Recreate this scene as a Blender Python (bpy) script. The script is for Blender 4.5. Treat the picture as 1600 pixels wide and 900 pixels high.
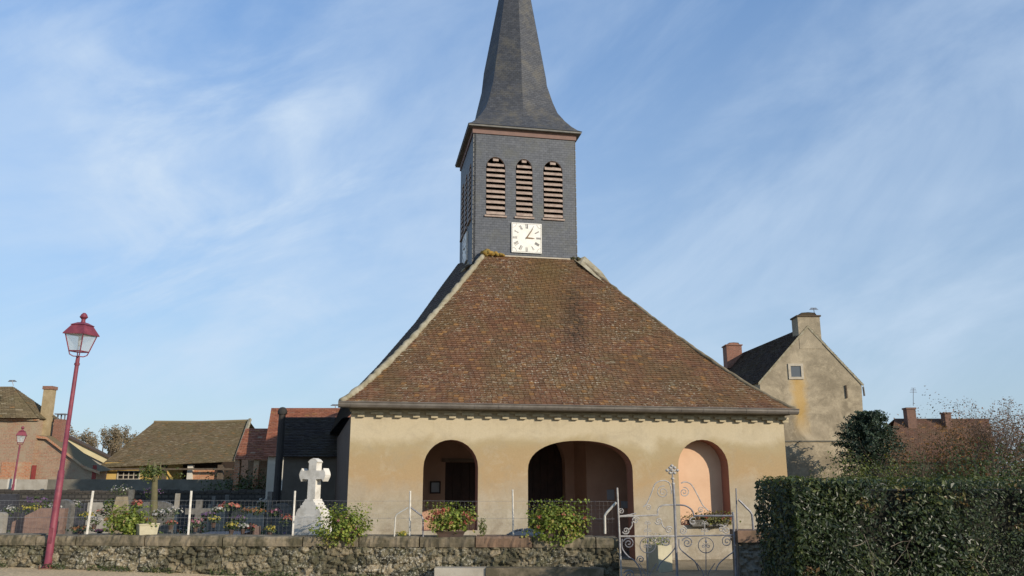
import bpy, math, random
from math import sin, cos, tan, pi, radians, sqrt, atan2, exp
from mathutils import Vector, Matrix, noise
from mathutils.geometry import tessellate_polygon

random.seed(7)
R = random.random
def U(a, b): return a + (b - a) * R()
V = Vector
scene = bpy.context.scene
for o in list(bpy.data.objects): bpy.data.objects.remove(o)

# ------------------------------------------------------------------ camera, sky, sun
EYE = 1.7
PITCH = radians(13.28)
cam_data = bpy.data.cameras.new('camera')
cam = bpy.data.objects.new('camera', cam_data)
scene.collection.objects.link(cam)
cam.location = (0, 0, EYE)
cam.rotation_euler = (pi / 2 + PITCH, 0, 0)
cam_data.sensor_fit = 'HORIZONTAL'; cam_data.sensor_width = 36; cam_data.lens = 28.8
cam_data.clip_start = 0.05; cam_data.clip_end = 6000
scene.camera = cam

SUN_AZ = radians(46.5)      # to the right of straight behind the camera
SUN_EL = radians(20)
sun_dir = V((sin(SUN_AZ) * cos(SUN_EL), -cos(SUN_AZ) * cos(SUN_EL), sin(SUN_EL)))   # towards the sun
sl = bpy.data.lights.new('sun', 'SUN'); sl.energy = 5.0; sl.angle = radians(0.55); sl.color = (1.0, 0.88, 0.71)
so = bpy.data.objects.new('sun', sl); scene.collection.objects.link(so)
so.rotation_euler = (-sun_dir).to_track_quat('-Z', 'Y').to_euler()
so.location = (20, -20, 30)

world = bpy.data.worlds.new('World'); scene.world = world; world.use_nodes = True
nt = world.node_tree; nt.nodes.clear()
def WN(t, **k):
    n = nt.nodes.new(t)
    for a, b in k.items(): setattr(n, a, b)
    return n
L = nt.links.new
sky = WN('ShaderNodeTexSky', sky_type='NISHITA'); sky.sun_disc = False
sky.sun_elevation = SUN_EL
sky.sun_rotation = pi - SUN_AZ
sky.air_density = 1.0; sky.dust_density = 0.6; sky.ozone_density = 2.0; sky.altitude = 200
tc = WN('ShaderNodeTexCoord')
sep = WN('ShaderNodeSeparateXYZ'); L(tc.outputs['Generated'], sep.inputs[0])
def cloud(rot, scale, sc, detail, lo, hi, dist, loc=(0, 0, 0)):
    m0 = WN('ShaderNodeMapping'); m0.inputs['Rotation'].default_value = (0, radians(rot), 0); L(tc.outputs['Generated'], m0.inputs[0])
    m = WN('ShaderNodeMapping'); m.inputs['Scale'].default_value = sc; m.inputs['Location'].default_value = loc
    L(m0.outputs[0], m.inputs[0])
    n = WN('ShaderNodeTexNoise'); n.inputs['Scale'].default_value = scale; n.inputs['Detail'].default_value = detail
    n.inputs['Roughness'].default_value = 0.58; n.inputs['Distortion'].default_value = dist
    L(m.outputs[0], n.inputs['Vector'])
    r = WN('ShaderNodeMapRange'); r.interpolation_type = 'SMOOTHSTEP'
    r.inputs[1].default_value = lo; r.inputs[2].default_value = hi
    L(n.outputs[0], r.inputs[0]); return r
c1 = cloud(28, 3.4, (.6, 1, 1.7), 9, 0.36, 0.70, 0.5, (3.1, 1.7, 0))
c2 = cloud(24, 4.2, (.62, 1, 1.6), 10, 0.42, 0.78, 1.3, (6.4, 1.0, 3.1))
c3 = cloud(0, 1.9, (1, 1, 1.2), 4, 0.36, 0.60, 0.3, (7, 2.2, 4.4))
a1 = WN('ShaderNodeMath', operation='MULTIPLY'); L(c1.outputs[0], a1.inputs[0]); a1.inputs[1].default_value = 0.30
a2 = WN('ShaderNodeMath', operation='MULTIPLY'); L(c2.outputs[0], a2.inputs[0]); L(c3.outputs[0], a2.inputs[1])
a3 = WN('ShaderNodeMath', operation='MULTIPLY_ADD'); lm = WN('ShaderNodeMapRange'); lm.inputs[1].default_value = .25; lm.inputs[2].default_value = -.15; lm.inputs[3].default_value = .3; lm.inputs[4].default_value = 1.0; L(sep.outputs['X'], lm.inputs[0])
a2b = WN('ShaderNodeMath', operation='MULTIPLY'); L(a2.outputs[0], a2b.inputs[0]); L(lm.outputs[0], a2b.inputs[1])
vd = WN('ShaderNodeVectorMath', operation='DISTANCE'); L(tc.outputs['Generated'], vd.inputs[0]); vd.inputs[1].default_value = (-.24, .92, .30)
vr = WN('ShaderNodeMapRange'); vr.interpolation_type = 'SMOOTHSTEP'; vr.inputs[1].default_value = .30; vr.inputs[2].default_value = .02; vr.inputs[4].default_value = 0.55; L(vd.outputs['Value'], vr.inputs[0])
vm = WN('ShaderNodeMath', operation='MULTIPLY'); L(vr.outputs[0], vm.inputs[0]); L(c2.outputs[0], vm.inputs[1])
va = WN('ShaderNodeMath', operation='ADD'); L(vm.outputs[0], va.inputs[0]); L(a2b.outputs[0], va.inputs[1]); a2b = va
L(a2b.outputs[0], a3.inputs[0]); a3.inputs[1].default_value = 0.40; L(a1.outputs[0], a3.inputs[2])
a4 = WN('ShaderNodeMath', operation='ADD', use_clamp=True); L(a3.outputs[0], a4.inputs[0]); a4.inputs[1].default_value = 0.10
er0 = WN('ShaderNodeMapRange'); er0.inputs[1].default_value = 0.62; er0.inputs[2].default_value = 0.12; er0.inputs[4].default_value = 0.40; L(sep.outputs['Z'], er0.inputs[0])
a5 = WN('ShaderNodeMath', operation='ADD', use_clamp=True); L(a4.outputs[0], a5.inputs[0]); L(er0.outputs[0], a5.inputs[1]); a4 = a5
er_ = WN('ShaderNodeMapRange'); er_.inputs[1].default_value = 0.0; er_.inputs[2].default_value = 0.55; L(sep.outputs['Z'], er_.inputs[0])
tmix = WN('ShaderNodeMixRGB'); L(er_.outputs[0], tmix.inputs[0]); tmix.inputs[1].default_value = (.66, .80, .88, 1); tmix.inputs[2].default_value = (1.05, 1.68, 2.16, 1)
tint = WN('ShaderNodeMixRGB', blend_type='MULTIPLY'); tint.inputs[0].default_value = 1; L(tmix.outputs[0], tint.inputs[2])
L(sky.outputs[0], tint.inputs[1])
mx = WN('ShaderNodeMixRGB'); L(a4.outputs[0], mx.inputs[0]); L(tint.outputs[0], mx.inputs[1]); mx.inputs[2].default_value = (6.3, 7.6, 9.2, 1)
bg = WN('ShaderNodeBackground'); bg.inputs[1].default_value = 0.10; L(mx.outputs[0], bg.inputs[0])
wo = WN('ShaderNodeOutputWorld'); L(bg.outputs[0], wo.inputs[0])

scene.view_settings.view_transform = 'Standard'; scene.view_settings.look = 'None'
scene.view_settings.exposure = 0.0; scene.view_settings.gamma = 1; scene.view_settings.use_curve_mapping = False
scene.cycles.max_bounces = 6; scene.cycles.diffuse_bounces = 3; scene.cycles.transparent_max_bounces = 12
scene.cycles.use_denoising = True

# ------------------------------------------------------------------ placing points
F = 1280.0; CP, SP = cos(PITCH), sin(PITCH)
def ray(u, v):
    a = (u - 800) / F; b = (450 - v) / F
    return V((a, CP - b * SP, SP + b * CP))
def P(u, v, Y):
    d = ray(u, v); return V((0, 0, EYE)) + d * (Y / d.y)
TH = radians(10.5); TS = radians(13.5)
E = V((cos(TH), sin(TH), 0)); N = V((-sin(TH), cos(TH), 0)); Zv = V((0, 0, 1))
NS = V((-sin(TS), cos(TS), 0))
O = P(544, 752, 18.0); O.z = 0
def B(u, v, d=0.0):
    """plane parallel to the church front, d metres behind it -> (s, z)"""
    r = ray(u, v); c = O + N * d; k = (c - V((0, 0, EYE))).dot(N) / r.dot(N)
    p = V((0, 0, EYE)) + r * k
    return (p - O).dot(E), p.z
def C(s, d, z): return O + E * s + N * d + Zv * z

# ------------------------------------------------------------------ mesh builder
class MB:
    def __init__(s): s.v = []; s.f = []; s.m = []; s.c = []; s.ax = {}
    def poly(s, pts, m=0, c=None):
        i = len(s.v); s.v.extend([tuple(p) for p in pts]); s.f.append(tuple(range(i, i + len(pts)))); s.m.append(m)
        s.c.append(c if c else (R(), R(), R()))
    def obox(s, o, ax, ay, az, m=0, c=None):
        """box from corner o with edge vectors"""
        if ax.cross(ay).dot(az) < 0: ax, ay = ay, ax
        p = [o, o + ax, o + ax + ay, o + ay]; q = [x + az for x in p]
        c = c if c else (R(), R(), R())
        s.poly(p[::-1], m, c); s.poly(q, m, c)
        for i in range(4): j = (i + 1) % 4; s.poly([p[i], p[j], q[j], q[i]], m, c)
    def box(s, c0, sx, sy, sz, rz=0, m=0, c=None, mat=None):
        """box centred in x,y on c0, standing on c0.z"""
        M3 = mat if mat else Matrix.Rotation(rz, 3, 'Z')
        ax = M3 @ V((sx, 0, 0)); ay = M3 @ V((0, sy, 0)); az = M3 @ V((0, 0, sz))
        s.obox(V(c0) - ax / 2 - ay / 2, ax, ay, az, m, c)
    def tube(s, path, rad, n=6, m=0, c=None, cap=True):
        path = [V(p) for p in path]
        if not hasattr(rad, '__len__'): rad = [rad] * len(path)
        c = c if c else (R(), R(), R()); rings = []
        up = None
        for i, p in enumerate(path):
            t = (path[min(i + 1, len(path) - 1)] - path[max(i - 1, 0)])
            if t.length < 1e-9: t = V((0, 0, 1))
            t.normalize()
            if up is None: up = V((0, 0, 1)) if abs(t.z) < .9 else V((1, 0, 0))
            a = t.cross(up)
            if a.length < 1e-6: a = t.cross(V((1, 0.3, 0)))
            a.normalize(); b = t.cross(a); up = -b if False else up
            rings.append([p + (a * cos(2 * pi * k / n) + b * sin(2 * pi * k / n)) * rad[i] for k in range(n)])
        i0 = len(s.v)
        for r in rings: s.v.extend([tuple(x) for x in r])
        for i in range(len(rings) - 1):
            for k in range(n):
                k2 = (k + 1) % n
                s.f.append((i0 + i * n + k, i0 + i * n + k2, i0 + (i + 1) * n + k2, i0 + (i + 1) * n + k)); s.m.append(m); s.c.append(c)
        if cap:
            s.f.append(tuple(i0 + k for k in range(n))[::-1]); s.m.append(m); s.c.append(c)
            e = i0 + (len(rings) - 1) * n
            s.f.append(tuple(e + k for k in range(n))); s.m.append(m); s.c.append(c)
    def lathe(s, o, prof, n=12, m=0, c=None, mat=None):
        """prof: list of (radius, z)"""
        i0 = len(s.v); c = c if c else (R(), R(), R())
        for r, z in prof:
            for k in range(n):
                q = V((r * cos(2 * pi * k / n), r * sin(2 * pi * k / n), z))
                if mat: q = mat @ q
                s.v.append(tuple(V(o) + q))
        for i in range(len(prof) - 1):
            for k in range(n):
                k2 = (k + 1) % n
                s.f.append((i0 + i * n + k, i0 + i * n + k2, i0 + (i + 1) * n + k2, i0 + (i + 1) * n + k)); s.m.append(m); s.c.append(c)
    def build(s, name, mats, parent=None, smooth=False):
        me = bpy.data.meshes.new(name); me.from_pydata(s.v, [], s.f)
        if not isinstance(mats, (list, tuple)): mats = [mats]
        for x in mats: me.materials.append(x)
        me.polygons.foreach_set('material_index', s.m)
        if smooth: me.polygons.foreach_set('use_smooth', [True] * len(s.f))
        me.uv_layers.new(name='UVMap'); me.color_attributes.new('rnd', 'FLOAT_COLOR', 'CORNER')
        uvs = []; cs = []
        for k, p in enumerate(me.polygons):
            n = p.normal
            if k in s.ax: a, b = s.ax[k]
            elif abs(n.z) > .97: a = V((1, 0, 0)); b = V((0, 1, 0))
            else: a = V((0, 0, 1)).cross(n).normalized(); b = n.cross(a)
            c = s.c[k]
            for vi in p.vertices:
                co = me.vertices[vi].co; uvs += [co.dot(a), co.dot(b)]; cs += [c[0], c[1], c[2], 1]
        me.uv_layers[0].data.foreach_set('uv', uvs); me.color_attributes[0].data.foreach_set('color', cs)
        me.update()
        o = bpy.data.objects.new(name, me); scene.collection.objects.link(o)
        if parent: attach(o, parent)
        return o
def split_build(mb, x, name, mats, parent, smooth=False):
    for side in (0, 1):
        q = MB(); q.v = mb.v; idx = [i for i, f in enumerate(mb.f) if (sum(mb.v[k][0] for k in f) / len(f) > x) == bool(side)]
        used = {}
        for i in idx:
            for k in mb.f[i]:
                if k not in used: used[k] = len(used)
        q.v = [None] * len(used)
        for k, n_ in used.items(): q.v[n_] = mb.v[k]
        q.f = [tuple(used[k] for k in mb.f[i]) for i in idx]; q.m = [mb.m[i] for i in idx]; q.c = [mb.c[i] for i in idx]
        q.build(name, mats, parent, smooth)
def attach(o, parent):
    o.parent = parent; loc = Matrix.Translation(parent.location) @ parent.rotation_euler.to_matrix().to_4x4()
    if parent.type == 'MESH': loc = Matrix.Identity(4)
    o.matrix_parent_inverse = loc.inverted()
def tag(o, label=None, cat=None, group=None, kind=None):
    if label: o['label'] = label
    if cat: o['category'] = cat
    if group: o['group'] = group
    if kind: o['kind'] = kind
    return o
def thing(name, loc, label, cat, group=None):
    o = bpy.data.objects.new(name, None); scene.collection.objects.link(o); o.location = loc; o.empty_display_size = .2
    return tag(o, label, cat, group)
def dup(root, delta, label, group=None):
    r = root.copy(); scene.collection.objects.link(r); r.location = root.location + V(delta); r['label'] = label
    if group: r['group'] = group
    for ch in list(root.children):
        c = ch.copy(); scene.collection.objects.link(c); c.parent = r
        for g in ch.children:
            d = g.copy(); scene.collection.objects.link(d); d.parent = c
    return r

def poly_slab(mb, outer, holes, fn, d0, d1, m_front=0, m_back=0, m_edge=0, m_hole=0, hole_edges=None):
    """outer/holes: lists of (s,z); fn(s,d,z)->world; extruded from d0 to d1. hole_edges: set of outer edge indices using m_hole"""
    loops = [outer] + holes
    flat = [p for lp in loops for p in lp]
    hx = (fn(1, 0, 0) - fn(0, 0, 0)).normalized()
    tris = tessellate_polygon([[V((p[0], p[1], 0)) for p in lp] for lp in loops])
    for t in tris:
        a, b, c = [flat[i] for i in t]
        if (b[0] - a[0]) * (c[1] - a[1]) - (b[1] - a[1]) * (c[0] - a[0]) < 0: b, c = c, b
        mb.ax[len(mb.f)] = (hx, Zv); mb.poly([fn(q[0], d0, q[1]) for q in (a, b, c)], m_front, (.5, .5, .5))
        mb.ax[len(mb.f)] = (hx, Zv); mb.poly([fn(q[0], d1, q[1]) for q in (c, b, a)], m_back, (.5, .5, .5))
    for li, lp in enumerate(loops):
        for i in range(len(lp)):
            a, b = lp[i], lp[(i + 1) % len(lp)]
            m = m_hole if li or (hole_edges and i in hole_edges) else m_edge
            mb.poly([fn(a[0], d0, a[1]), fn(a[0], d1, a[1]), fn(b[0], d1, b[1]), fn(b[0], d0, b[1])], m, (.5, .5, .5))
def arch(x0, x1, zb, zs, za, n=14, ex=2.0):
    """closed loop: bottom-left, up, over, down"""
    cx, w = (x0 + x1) / 2, (x1 - x0) / 2
    pts = [(x0, zb)]
    for i in range(n + 1):
        t = pi - pi * i / n; c, s_ = cos(t), sin(t)
        pts.append((cx + w * (1 if c > 0 else -1) * abs(c) ** (2 / ex), zs + (za - zs) * abs(s_) ** (2 / ex)))
    pts.append((x1, zb)); return pts

# ------------------------------------------------------------------ materials
class MT:
    def __init__(s, name, rough=.85):
        s.m = bpy.data.materials.new(name); s.m.use_nodes = True; s.t = s.m.node_tree
        s.p = s.t.nodes['Principled BSDF']; s.p.inputs['Roughness'].default_value = rough
        s.p.inputs['Specular IOR Level'].default_value = .3
        s.tc = s.n('ShaderNodeTexCoord')
    def n(s, t, **k):
        x = s.t.nodes.new(t)
        for a, b in k.items(): setattr(x, a, b)
        return x
    def l(s, a, b): s.t.links.new(a, b)
    def co(s, kind='Object', scale=(1, 1, 1), loc=(0, 0, 0)):
        m = s.n('ShaderNodeMapping'); m.inputs['Scale'].default_value = scale; m.inputs['Location'].default_value = loc
        s.l(s.tc.outputs[kind], m.inputs[0]); return m.outputs[0]
    def noise(s, scale, detail=4, rough=.6, kind='Object', sc=(1, 1, 1), dist=0, loc=(0, 0, 0)):
        x = s.n('ShaderNodeTexNoise'); x.inputs['Scale'].default_value = scale; x.inputs['Detail'].default_value = detail
        x.inputs['Roughness'].default_value = rough; x.inputs['Distortion'].default_value = dist
        s.l(s.co(kind, sc, loc), x.inputs['Vector']); return x.outputs[0]
    def rng(s, x, a, b, c=0, d=1):
        r = s.n('ShaderNodeMapRange'); r.inputs[1].default_value = a; r.inputs[2].default_value = b
        r.inputs[3].default_value = c; r.inputs[4].default_value = d; s.l(x, r.inputs[0]); return r.outputs[0]
    def math(s, op, a, b=None, clamp=False):
        x = s.n('ShaderNodeMath', operation=op, use_clamp=clamp)
        for i, q in enumerate((a, b)):
            if q is None: continue
            if isinstance(q, (int, float)): x.inputs[i].default_value = q
            else: s.l(q, x.inputs[i])
        return x.outputs[0]
    def mix(s, f, a, b, mode='MIX'):
        x = s.n('ShaderNodeMixRGB', blend_type=mode)
        for i, q in enumerate((f, a, b)):
            if isinstance(q, (int, float)): x.inputs[i].default_value = q
            elif isinstance(q, tuple): x.inputs[i].default_value = (q[0], q[1], q[2], 1)
            else: s.l(q, x.inputs[i])
        return x.outputs[0]
    def ramp(s, f, stops):
        x = s.n('ShaderNodeValToRGB'); e = x.color_ramp.elements
        while len(e) < len(stops): e.new(.5)
        for i, (p, c) in enumerate(stops): e[i].position = p; e[i].color = (c[0], c[1], c[2], 1)
        s.l(f, x.inputs[0]); return x.outputs[0]
    def rnd(s, ch=0):
        a = s.n('ShaderNodeAttribute', attribute_name='rnd'); q = s.n('ShaderNodeSeparateColor'); s.l(a.outputs['Color'], q.inputs[0]); return q.outputs[ch]
    def bump(s, h, strength=.3, dist=.02):
        b = s.n('ShaderNodeBump'); b.inputs['Strength'].default_value = strength; b.inputs['Distance'].default_value = dist
        s.l(h, b.inputs['Height']); s.l(b.outputs[0], s.p.inputs['Normal']); return b
    def out(s, c):
        if isinstance(c, tuple): s.p.inputs['Base Color'].default_value = (*[x * .86 for x in c], 1)
        else: s.l(s.mix(1.0, c, (.86, .86, .86), 'MULTIPLY'), s.p.inputs['Base Color'])
        return s.m
def simple(name, a, b=None, scale=6, rough=.8, bump=.2, bscale=40, metal=0, var=0.0, lo=.35, hi=.65):
    m = MT(name, rough); b = b or tuple(x * .72 for x in a)
    f = m.rng(m.noise(scale, 5, .65), lo, hi); c = m.mix(f, a, b)
    if var: c = m.mix(m.math('MULTIPLY', m.rnd(0), var), c, tuple(x * .35 for x in a))
    if bump: m.bump(m.noise(bscale, 3, .6), bump, .01)
    m.p.inputs['Metallic'].default_value = metal
    return m.out(c)
def bricky(name, c1, c2, mortar, bw, bh, ms=.012, rough=.85, bump=.5, stain=None, sscale=1.2, lo=.45, hi=.7, off=.5):
    m = MT(name, rough); b = m.n('ShaderNodeTexBrick'); b.offset = off
    b.inputs['Scale'].default_value = 1; b.inputs['Brick Width'].default_value = bw; b.inputs['Row Height'].default_value = bh
    b.inputs['Mortar Size'].default_value = ms; b.inputs['Mortar Smooth'].default_value = .1; b.inputs['Bias'].default_value = 0
    b.inputs['Color1'].default_value = (*c1, 1); b.inputs['Color2'].default_value = (*c2, 1); b.inputs['Mortar'].default_value = (*mortar, 1)
    w = m.noise(3, 2, .5); wv = m.n('ShaderNodeMixRGB'); wv.blend_type = 'ADD'; wv.inputs[0].default_value = .012
    m.l(m.co('UV'), wv.inputs[1]); m.l(w, wv.inputs[2]); m.l(wv.outputs[0], b.inputs['Vector'])
    c = b.outputs[0]
    c = m.mix(.45, c, m.ramp(m.noise(9, 5, .7), [(.3, (.35, .35, .35)), (.7, (1.3, 1.3, 1.3))]), 'MULTIPLY')
    if stain: c = m.mix(m.rng(m.noise(sscale, 6, .7), lo, hi), c, stain)
    bb = m.bump(b.outputs['Fac'], bump, .012); bb.invert = True
    return m.out(c)

# render of the church front: cream above, ochre damp band, grey and blotchy near the ground
m = MT('church_render', .92)
sx = m.n('ShaderNodeSeparateXYZ'); m.l(m.tc.outputs['Object'], sx.inputs[0])
n1 = m.noise(.55, 4, .6, dist=.6); n2 = m.noise(2.6, 6, .7)
h = m.math('ADD', sx.outputs['Z'], m.math('MULTIPLY', m.math('SUBTRACT', n1, .5), 1.25))
h = m.math('ADD', h, m.math('MULTIPLY', m.math('SUBTRACT', n2, .5), .25))
c = m.ramp(m.rng(h, 0, 3.4), [(0.0, (.30, .26, .20)), (.30, (.35, .305, .225)), (.42, (.38, .30, .20)), (.52, (.385, .27, .145)), (.66, (.37, .275, .15)), (.735, (.375, .30, .175)), (.80, (.49, .415, .285)), (1.0, (.50, .43, .305))])
low = m.rng(sx.outputs['Z'], 1.9, .7)
blot = m.math('MULTIPLY', m.rng(m.noise(3.4, 8, .8, dist=.5), .46, .58), low, True)
c = m.mix(m.math('MULTIPLY', blot, .7), c, (.44, .39, .31))
dark = m.math('MULTIPLY', m.rng(m.noise(1.5, 7, .75, dist=1.0, loc=(3, 8, 1)), .50, .64), m.rng(sx.outputs['Z'], 1.8, .8), True)
c = m.mix(m.math('MULTIPLY', dark, .75), c, (.23, .185, .13))
c = m.mix(m.rng(m.noise(1.3, 6, .75, dist=.8, loc=(9, 1, 4)), .50, .66, 0, .36), c, (.31, .265, .19))
c = m.mix(m.rng(m.noise(2.1, 6, .75, dist=.4, loc=(1, 7, 4)), .54, .64, 0, .22), c, (.49, .44, .33))
dr = m.math('MULTIPLY', m.rng(m.noise(5, 4, .6, sc=(2.6, 2.6, .12)), .52, .72), m.rng(sx.outputs['Z'], 2.2, 3.3), True)
c = m.mix(m.math('MULTIPLY', dr, .3), c, (.36, .29, .18))
c = m.mix(.18, c, m.ramp(m.noise(30, 3, .7), [(.3, (.6, .6, .6)), (.7, (1.2, 1.2, 1.2))]), 'MULTIPLY')
m.bump(m.noise(55, 4, .7), .35, .008)
RENDER = m.out(c)
NICHE = simple('sunlit_salmon_plaster', (.66, .44, .29), (.60, .39, .25), 2, .9, .1, 60)  # lighter copy of the salmon plaster; sunlight put into its colour
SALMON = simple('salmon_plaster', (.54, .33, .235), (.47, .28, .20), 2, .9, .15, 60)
SALMON_D = simple('shaded_salmon_plaster', (.36, .17, .12), (.31, .145, .10), 2, .9, .15, 60)  # darker copy for reveals and inner faces, their shade put into the colour
# clay tiles with lichen
def tilemat(name, stops, lichen=(.42, .38, .27), moss=(.115, .095, .04), l_amt=.09, streak=False, mossy=.5, orange=(.33, .17, .055), specks=0):
    m = MT(name, .88)
    c = m.ramp(m.rnd(0), stops)
    c = m.mix(m.math('MULTIPLY', m.rng(m.noise(.9, 4, .6, dist=.4), .42, .62), mossy), c, moss)
    c = m.mix(m.math('MULTIPLY', m.rng(m.noise(7, 5, .7), .5, .66), .5 * mossy), c, moss)
    spots = m.math('MULTIPLY', m.rng(m.noise(24, 3, .5, sc=(1, 1, 1.6)), .57, .66), m.rng(m.noise(.8, 3, .6, loc=(5, 1, 2)), .36, .62))
    c = m.mix(m.math('MULTIPLY', spots, .5), c, lichen)
    c = m.mix(m.rng(m.rnd(1), 1 - l_amt, 1 - l_amt + .02, 0, .6), c, lichen)
    c = m.mix(m.rng(m.rnd(2), .955, .965, 0, .55), c, orange)
    if specks: c = m.mix(m.math('MULTIPLY', m.math('MULTIPLY', m.rng(m.noise(15, 2, .5, sc=(1, 1, 2.2), loc=(3, 0, 1)), .63, .66), m.rng(m.noise(.7, 4, .6, loc=(1, 9, 2)), .44, .58)), specks), c, (.50, .46, .36))
    if streak:
        sx = m.n('ShaderNodeSeparateXYZ'); m.l(m.co('Object'), sx.inputs[0])
        wob = m.math('MULTIPLY', m.math('SUBTRACT', m.noise(1.5, 5, .7), .5), .9)
        xx = m.math('ABSOLUTE', m.math('SUBTRACT', m.math('ADD', sx.outputs['X'], wob), STREAK_X))
        k = m.math('MULTIPLY', m.rng(xx, .45, .08), m.math('MULTIPLY', m.rng(sx.outputs['Z'], 4.6, 5.4), m.rng(sx.outputs['Z'], 7.3, 6.6)), True)
        k = m.math('MULTIPLY', k, m.rng(m.noise(9, 5, .75), .38, .56))
        c = m.mix(m.math('MULTIPLY', k, .9), c, (.05, .036, .025))
        k2 = m.math('MULTIPLY', m.rng(m.math('ABSOLUTE', m.math('SUBTRACT', m.math('ADD', sx.outputs['X'], wob), STREAK_X - .7)), 1.0, .1), m.rng(sx.outputs['Z'], 5.4, 7.4), True)
        c = m.mix(m.math('MULTIPLY', k2, .6), c, (.15, .10, .035))
    m.bump(m.noise(45, 4, .7), .4, .01)
    return m.out(c)
STREAK_X = P(903, 500, 20.2).x
TILE = tilemat('old_clay_tile', [(0, (.11, .056, .033)), (.35, (.155, .076, .043)), (.7, (.178, .086, .046)), (.93, (.20, .105, .052)), (1, (.165, .11, .06))], streak=True, l_amt=.012, mossy=.38, specks=.8)
TILE_DK = tilemat('dark_clay_tile', [(0, (.035, .024, .02)), (.5, (.055, .034, .026)), (1, (.08, .05, .035))], l_amt=.006, mossy=.3, lichen=(.16, .14, .10), orange=(.09, .06, .04))  # darker copy of the clay tile; puts shade into slopes turned from the sun
TILE_BARN = tilemat('mossy_brown_tile', [(0, (.15, .11, .065)), (.5, (.19, .14, .08)), (1, (.24, .18, .105))], moss=(.145, .125, .06), lichen=(.33, .28, .19), l_amt=.05)
TILE_RED = tilemat('red_clay_tile', [(0, (.24, .085, .05)), (.5, (.31, .11, .06)), (1, (.37, .145, .085))], l_amt=.02, mossy=.15)
TILE_SHADE = simple('weathered_underlay', (.06, .04, .03), scale=3)
SLATE = bricky('slate', (.078, .088, .106), (.108, .118, .138), (.048, .053, .064), .13, .075, .004, rough=.55, bump=.35, stain=(.10, .105, .095), sscale=1.4, lo=.5, hi=.75)
SLATE_SP = bricky('spire_slate', (.052, .057, .068), (.078, .083, .095), (.036, .038, .042), .13, .07, .005, rough=.6, bump=.6, stain=(.125, .115, .09), sscale=1.6, lo=.5, hi=.75)
FASCIA = simple('painted_fascia', (.21, .13, .11), (.17, .11, .095), 4, .7)
LEAD = simple('weathered_zinc', (.17, .165, .15), (.11, .11, .10), 5, .55, .1)
LOUVRE = simple('weathered_louvre_wood', (.42, .335, .28), (.28, .21, .175), 7, .8)
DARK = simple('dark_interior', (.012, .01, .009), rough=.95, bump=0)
GUTTER = simple('brown_gutter', (.19, .17, .15), (.12, .105, .09), 3, .45, .05, metal=.2)
MORTAR = simple('lichen_mortar', (.36, .33, .25), (.22, .19, .12), 5, .95, .6, 25)
MOSSY = simple('orange_moss', (.34, .20, .04), (.16, .13, .04), 9, .95, .8, 25)
BRICKTRIM = simple('corbel_brick', (.50, .43, .30), (.34, .29, .19), 6, .9, .3, 40)
WOODDOOR = simple('dark_oak', (.055, .026, .018), (.035, .018, .014), 3, .6, .3, 30)
WHITE = simple('white_enamel', (.80, .79, .74), (.72, .70, .63), 4, .4, .05)
BLACKP = simple('dial_paint', (.16, .15, .15), rough=.5, bump=0)
BRASS = simple('gilt_hand', (.20, .13, .07), rough=.4, bump=0, metal=.3)
IRON = simple('galvanised_iron', (.27, .27, .29), (.16, .16, .18), 14, .5, .25, 60, metal=.3)
IRON_W = simple('pale_painted_iron', (.50, .48, .45), (.28, .26, .25), 22, .5, .25, 60)
TUBE_P = simple('galvanised_tube', (.58, .56, .50), (.44, .42, .38), 12, .45, .1, metal=.3)
POSTW = simple('white_fence_paint', (.74, .72, .67), (.52, .49, .43), 14, .5, .2)
WIRE = simple('fence_wire', (.55, .53, .50), rough=.5, bump=0, metal=.4)
MAROON = simple('maroon_lamp_paint', (.25, .055, .075), (.14, .03, .05), 7, .55, .2, lo=.3, hi=.7)
def glassm(name, col, alpha):
    m = MT(name, .15); m.p.inputs['Alpha'].default_value = alpha; m.p.inputs['Specular IOR Level'].default_value = .5
    return m.out(col)
LGLASS = glassm('lamp_glass', (.55, .60, .62), .45)
WGLASS = glassm('window_glass', (.10, .11, .12), 1.0)
CROSSM = simple('white_carved_stone', (.66, .63, .57), (.42, .39, .33), 4.5, .85, .4, 40, lo=.48, hi=.72)
COPING = simple('weathered_coping', (.26, .215, .15), (.09, .08, .05), 4.2, .92, .8, 22, var=.45, lo=.38, hi=.6)
COPING2 = simple('reddish_coping', (.25, .16, .11), (.13, .09, .06), 3.5, .92, .5, 30)
# rubble masonry: each stone its own tone (rnd), white crust in places
m = MT('rubble_stone', .95)
c = m.ramp(m.rnd(0), [(0, (.05, .045, .03)), (.35, (.12, .11, .07)), (.7, (.20, .17, .11)), (1, (.31, .255, .17))])
c = m.mix(m.rng(m.rnd(1), .45, .9, 0, .65), c, (.10, .09, .06))
c = m.mix(m.math('MULTIPLY', m.rng(m.noise(3, 6, .7), .5, .66), .6), c, (.085, .09, .045))
wht = m.math('MULTIPLY', m.rng(m.noise(21, 5, .8), .52, .60), m.rng(m.noise(.9, 4, .65, loc=(2, 2, 0)), .42, .58))
c = m.mix(m.math('MULTIPLY', wht, .85), c, (.56, .53, .44))
c = m.mix(.5, c, m.ramp(m.noise(38, 5, .75), [(.3, (.45, .45, .45)), (.72, (1.4, 1.4, 1.4))]), 'MULTIPLY')
m.bump(m.noise(30, 6, .75), .9, .03)
RUBBLE = m.out(c)
CEMENT = simple('cement_render', (.20, .185, .15), (.13, .12, .095), 1.6, .95, .3, 30)
CEMENT_L = simple('pale_cement', (.42, .39, .33), (.31, .28, .23), 2.2, .95, .4, 30)
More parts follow.
